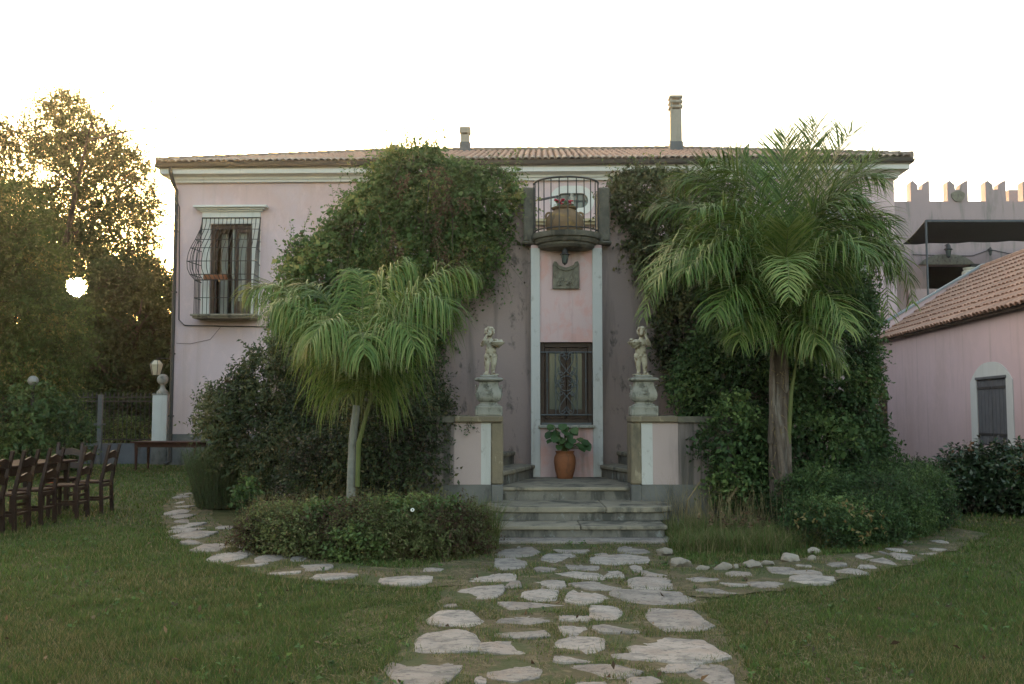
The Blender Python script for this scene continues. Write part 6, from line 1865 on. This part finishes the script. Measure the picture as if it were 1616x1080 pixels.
t2 = thing('evergreen_tree', (at(200, 700, 36).x, 36, 0), 'dense dark evergreen tree behind the iron fence', 'tree')
limbs((at(200, 700, 36).x, 36, 0), 2.2, 1.6, 5.5, 6, .25, t2)
els = [E(205, 520, 36, 68, 80, 1.6), E(120, 530, 36.5, 75, 75, 1.6), E(235, 470, 36, 35, 55, 1.2), E(150, 610, 36, 110, 60, 1.6), E(250, 590, 36, 45, 70, 1.2), E(60, 520, 37, 70, 90, 1.6), E(190, 455, 36.3, 45, 40, 1.1), E(120, 660, 35, 160, 40, 1.2)]
fol = merge([clumped(els, 6500, 8, .6, .15, rmin=.55, sag=.25, aspect=.5, stem=.006, clump=1.6), clumped(els, 2500, 6, .6, .2, rmin=.2, frontal=0, clump=1.6)])
foliage('crown', *sungap(*fol, .38), l_treed, t2)

t3 = thing('feathery_tree', (at(-30, 700, 24).x, 24.5, 0), 'near feathery-leaved green tree at the left picture edge', 'tree')
limbs((at(-30, 700, 24).x, 24.5, 0), 2.0, 1.8, 6.0, 6, .18, t3)
els = [E(10, 350, 24.5, 55, 60, 1.2), E(45, 420, 24.2, 52, 50, 1.1), E(0, 480, 24, 75, 75, 1.3), E(60, 500, 23.8, 70, 55, 1.1), E(30, 580, 23.6, 85, 60, 1.2), E(-50, 420, 24.5, 80, 120, 1.6), E(90, 560, 24, 45, 40, .8), E(-50, 580, 24, 80, 90, 1.4)]
fol = merge([clumped(els, 5600, 12, .55, .085, rmin=.5, sag=.5, aspect=.3, stem=.004, clump=1.4, spread=.8), clumped(els, 1500, 9, .5, .10, rmin=.2, frontal=0, clump=1.4)])
foliage('crown', *sungap(*fol, .26), l_feather, t3)

h3 = thing('boundary_hedge', (at(30, 720, 25).x, 26, 0), 'dark overgrown hedge behind the chairs on the left', 'hedge')
els = [E(30, 660, 25.5, 75, 70, 1.0), E(72, 660, 26.5, 38, 66, .9), E(-50, 660, 25, 80, 80, 1.2), E(70, 700, 25.5, 60, 45, .8), E(48, 672, 22.5, 50, 55, .5)]
foliage('foliage', *merge([clumped(els, 3800, 8, .4, .10, sag=.2, aspect=.55, stem=.005, clump=1.2), clumped(els, 1500, 6, .4, .13, rmin=.3)]), l_ivy, h3)
Pn, _ = sample_ells([E(95, 680, 25.8, 18, 25, .3)], 60, .5, .8)
foliage('fresh_shoots', *sprig_mesh(Pn, np.array([.2, -.6, .2]) + rng.normal(size=Pn.shape) * .5, .35, 9, .10, .2, stem=.004), l_light, h3)
stems('stem', h3, [(at(30, 720, 25).x, 25.6, 0), (at(90, 720, 26).x, 26.3, 0)], [at(0, 640, 25.5), at(60, 620, 25.6), at(100, 640, 26.3)], .05)
# ground cover under the fence
gc = thing('fence_undergrowth', (at(180, 700, 30.5).x, 30.6, 0), 'straggling weeds behind the bars of the iron fence', 'weeds')
els = [E(180, 690, 30.6, 80, 22, .4), E(120, 690, 30.4, 40, 25, .4)]
foliage('foliage', *clumped(els, 700, 7, .35, .08, sag=.1, upv=.6, stem=.004), l_creep, gc)
# trees that go on to the left and behind, one by one
bgm = [(-27.5, 40, 9.0, 'dark background tree farthest to the left beyond the feathery tree'), (-23.0, 46, 10.5, 'dark background tree behind the tall airy tree'), (-16.5, 47, 8.0, 'dark background tree low behind the evergreen'), (-12.5, 44, 6.5, 'dark background tree just beyond the villa corner')]
for x, y, h, lab in bgm:
    t = thing('background_tree', (x, y, 0), lab, 'tree', 'trees beyond the fence')
    limbs((x, y, 0), h * .28, h * .25, h * .8, 5, .22, t)
    els = [(x + random.uniform(-1.4, 1.4), y + random.uniform(-1, 1), h * f, h * .3, h * .28, h * .22) for f in (.25, .45, .62, .78)] + [(x + s_ * h * .22, y - .5, h * .42, h * .2, h * .2, h * .25) for s_ in (-1, 1)]
    fol = merge([clumped(els, 2600, 7, .7, .2, rmin=.6, frontal=.2, clump=2.0, stem=.008), clumped(els, 900, 6, .7, .28, rmin=.25, clump=2.0)])
    foliage('crown', *sungap(*fol, .44), l_treed, t)

# ------------------------------------------------------------------ grass of the lawn
def inside(px, py, poly_l, poly_r):
    """x between two polylines given as function of y"""
    L = np.array(sorted(poly_l, key=lambda p: p[1])); Rr = np.array(sorted(poly_r, key=lambda p: p[1]))
    return (px > np.interp(py, L[:, 1], L[:, 0])) & (px < np.interp(py, Rr[:, 1], Rr[:, 0])) & (py > L[0, 1]) & (py < L[-1, 1])
def poly_mask(x, y, ring):
    ring = np.array(ring); n = len(ring); c = np.zeros(len(x), bool); j = n - 1
    for i in range(n):
        xi, yi = ring[i]; xj, yj = ring[j]
        c ^= ((yi > y) != (yj > y)) & (x < (xj - xi) * (y - yi) / (yj - yi + 1e-12) + xi); j = i
    return c
rings = [main_l + main_r[::-1], lc_out + lc_in[::-1], rc_out + rc_in[::-1]]
def lawn_blades(n, y0, y1, h, w_, keep_path):
    u = rng.random(n); Y = y0 + (y1 - y0) * u
    X = (rng.random(n) * 2 - 1) * (Y * .56 + 2.0)
    pm_ = np.zeros(n, bool)
    for r_ in rings: pm_ |= poly_mask(X, Y, r_)
    st_ = np.zeros(n, bool)
    for cx, cy, rx, ry in STONES: st_ |= ((X - cx) / (rx * .84)) ** 2 + ((Y - cy) / (ry * .84)) ** 2 < 1
    nz = np.sin(X * 1.3 + np.sin(Y * .9) * 2) * np.sin(Y * 1.1 + 1) + .5 * np.sin(X * 3.7 + Y * 2.9) + .35 * np.sin(X * 9.1 - Y * 7.3)
    pn = np.sin(X * 5.3 + 1) * np.sin(Y * 4.1) + .6 * np.sin(X * 11 + Y * 9)
    keep = ~st_ & (~pm_ | ((rng.random(n) < keep_path) & (pn > -.2)) | (rng.random(n) < keep_path * .35))
    keep &= rng.random(n) < np.clip(.86 + .22 * nz, .3, 1)
    bed = poly_mask(X, Y, [tuple(gnd(x, y)[:2]) for x, y in ((370, 850), (450, 885), (560, 888), (700, 885), (780, 850), (780, 790), (300, 780))])
    keep &= ~bed
    keep &= ~((X > -1.2) & (X < 2.9) & (Y > 11.5))
    X, Y, nz, pm_ = X[keep], Y[keep], nz[keep], pm_[keep]; n = len(X)
    la = rng.random(n) * 6.283
    cn = np.sin(X * 6.1 + np.sin(Y * 5.3) * 1.7) * np.sin(Y * 4.7 + np.sin(X * 3.9))
    H = h * (.45 + .8 * rng.random(n)) * np.where(pm_, .8, 1) * (1 + .45 * cn); ln = H * (.3 + 1.0 * rng.random(n))
    sd = np.stack([-np.sin(la), np.cos(la), np.zeros(n)], 1) * w_ * (Y / 8.0)[:, None] ** .6
    P = np.stack([X, Y, np.zeros(n)], 1)
    tip = P + np.stack([np.cos(la) * ln, np.sin(la) * ln, H], 1)
    V = np.stack([P - sd, P + sd, tip], 1).reshape(-1, 3)
    sh = np.clip(.55 - .13 * nz + rng.normal(size=n) * .26, .05, 1)
    dry = rng.random(n) < np.where(pm_, .3, .11 + .10 * np.clip(nz, 0, 1)); sh[dry] = rng.random(dry.sum()) * .2
    return V, np.arange(3 * n).reshape(-1, 3), np.repeat(sh, 3)
gp_ = [lawn_blades(260000, 4.6, 8.0, .040, .0028, .75), lawn_blades(210000, 8.0, 13.0, .042, .0036, .7), lawn_blades(140000, 13.0, 29.5, .05, .006, .7)]
o = put('grass', *merge(gp_)[:2], l_grass, None, 'W', False, {'shade': merge(gp_)[2]})
prop(o, 'short patchy lawn grass with dry spots', 'grass', None, 'stuff')
# straw and fallen leaves on the path soil
n = 5000
Y = 4.8 + 7 * rng.random(n) ** 1.2; X = -1.2 + 3.4 * rng.random(n); a = rng.random(n) * 3.14; L = .02 + .05 * rng.random(n)
d = np.stack([np.cos(a), np.sin(a), np.zeros(n)], 1) * L[:, None]; s_ = np.stack([-np.sin(a), np.cos(a), np.zeros(n)], 1) * .0016
P = np.stack([X, Y, .016 + .012 * rng.random(n)], 1)
ok = np.ones(n, bool)
for cx, cy, rx, ry in STONES: ok &= ((X - cx) / (rx * .95)) ** 2 + ((Y - cy) / (ry * .95)) ** 2 > 1
P, d, s_ = P[ok], d[ok], s_[ok]
V = np.stack([P - d / 2 - s_, P - d / 2 + s_, P + d / 2 + s_, P + d / 2 - s_], 1).reshape(-1, 3); V[:, 2] += np.tile([0, 0, .006, .006], len(P))
o = put('straw_litter', V, np.arange(len(V)).reshape(-1, 4), m_straw); prop(o, 'dry straw litter between the flagstones', 'straw', None, 'stuff')
# broad-leaved weeds in the turf and dry fallen leaves
n = 900
Y = 4.9 + 9 * rng.random(n) ** 1.3; X = (rng.random(n) * 2 - 1) * (Y * .54)
cl_ = np.sin(X * 2.3 + 1) * np.sin(Y * 1.9) > .1
for cx, cy, rx, ry in STONES: cl_ &= ((X - cx) / (rx * 1.15)) ** 2 + ((Y - cy) / (ry * 1.15)) ** 2 > 1
P = np.stack([X, Y, np.full(n, .008)], 1)[cl_]
o = put('lawn_weeds', *(lambda r: (r[0], r[1]))(wv := sprig_mesh(P, np.array([0, 0, 1.0]) + rng.normal(size=P.shape) * .5, .035, 6, .032, 0, aspect=.6)), l_creep, None, 'W', False, {'shade': wv[2] * .7})
prop(o, 'small broad-leaved weeds dotted through the lawn', 'weeds', None, 'stuff')
n = 160
Y = 5.0 + 16 * rng.random(n) ** 1.4; X = (rng.random(n) * 2 - 1) * (Y * .52)
P = np.stack([X, Y, .03 + .015 * rng.random(n)], 1)
wv = sprig_mesh(P, np.array([0, 0, .1]) + rng.normal(size=P.shape) * np.array([1, 1, .1]), .01, 1, .05, 0, aspect=.45)
o = put('fallen_leaves', wv[0], wv[1], l_dry, None, 'W', False, {'shade': wv[2]})
prop(o, 'dry brown leaves scattered over the lawn', 'leaves', None, 'stuff')
# the low sun itself
bm = bmesh.new(); bmesh.ops.create_icosphere(bm, subdivisions=3, radius=2000 * math.tan(R(.55)))
me = bpy.data.meshes.new('sun_disc'); bm.to_mesh(me); bm.free()
o = link_mesh('sun_disc', me, emit('sun_glow', (1, .85, .5), 25), None, Matrix.Translation(SUN_DIR * 2000 + Vector((0, 0, CAM_H))))
prop(o, 'low bright sun seen through the tall tree', None, None, 'structure')

# ------------------------------------------------------------------ thin haze added for a warm glow round the sun
m, nt, out = newmat('added_glow_haze')
pv = nt.nodes.new('ShaderNodeVolumePrincipled')
pv.inputs['Color'].default_value = (1, .96, .9, 1)
pv.inputs['Density'].default_value = 0.0006
pv.inputs['Anisotropy'].default_value = 0.9
nt.links.new(pv.outputs[0], out.inputs['Volume'])
o = MB().box(-45, 45, -25, 110, -1, 19).build('haze', m)
prop(o, 'thin added haze that gives a warm glow round the sun', None, None, 'stuff')
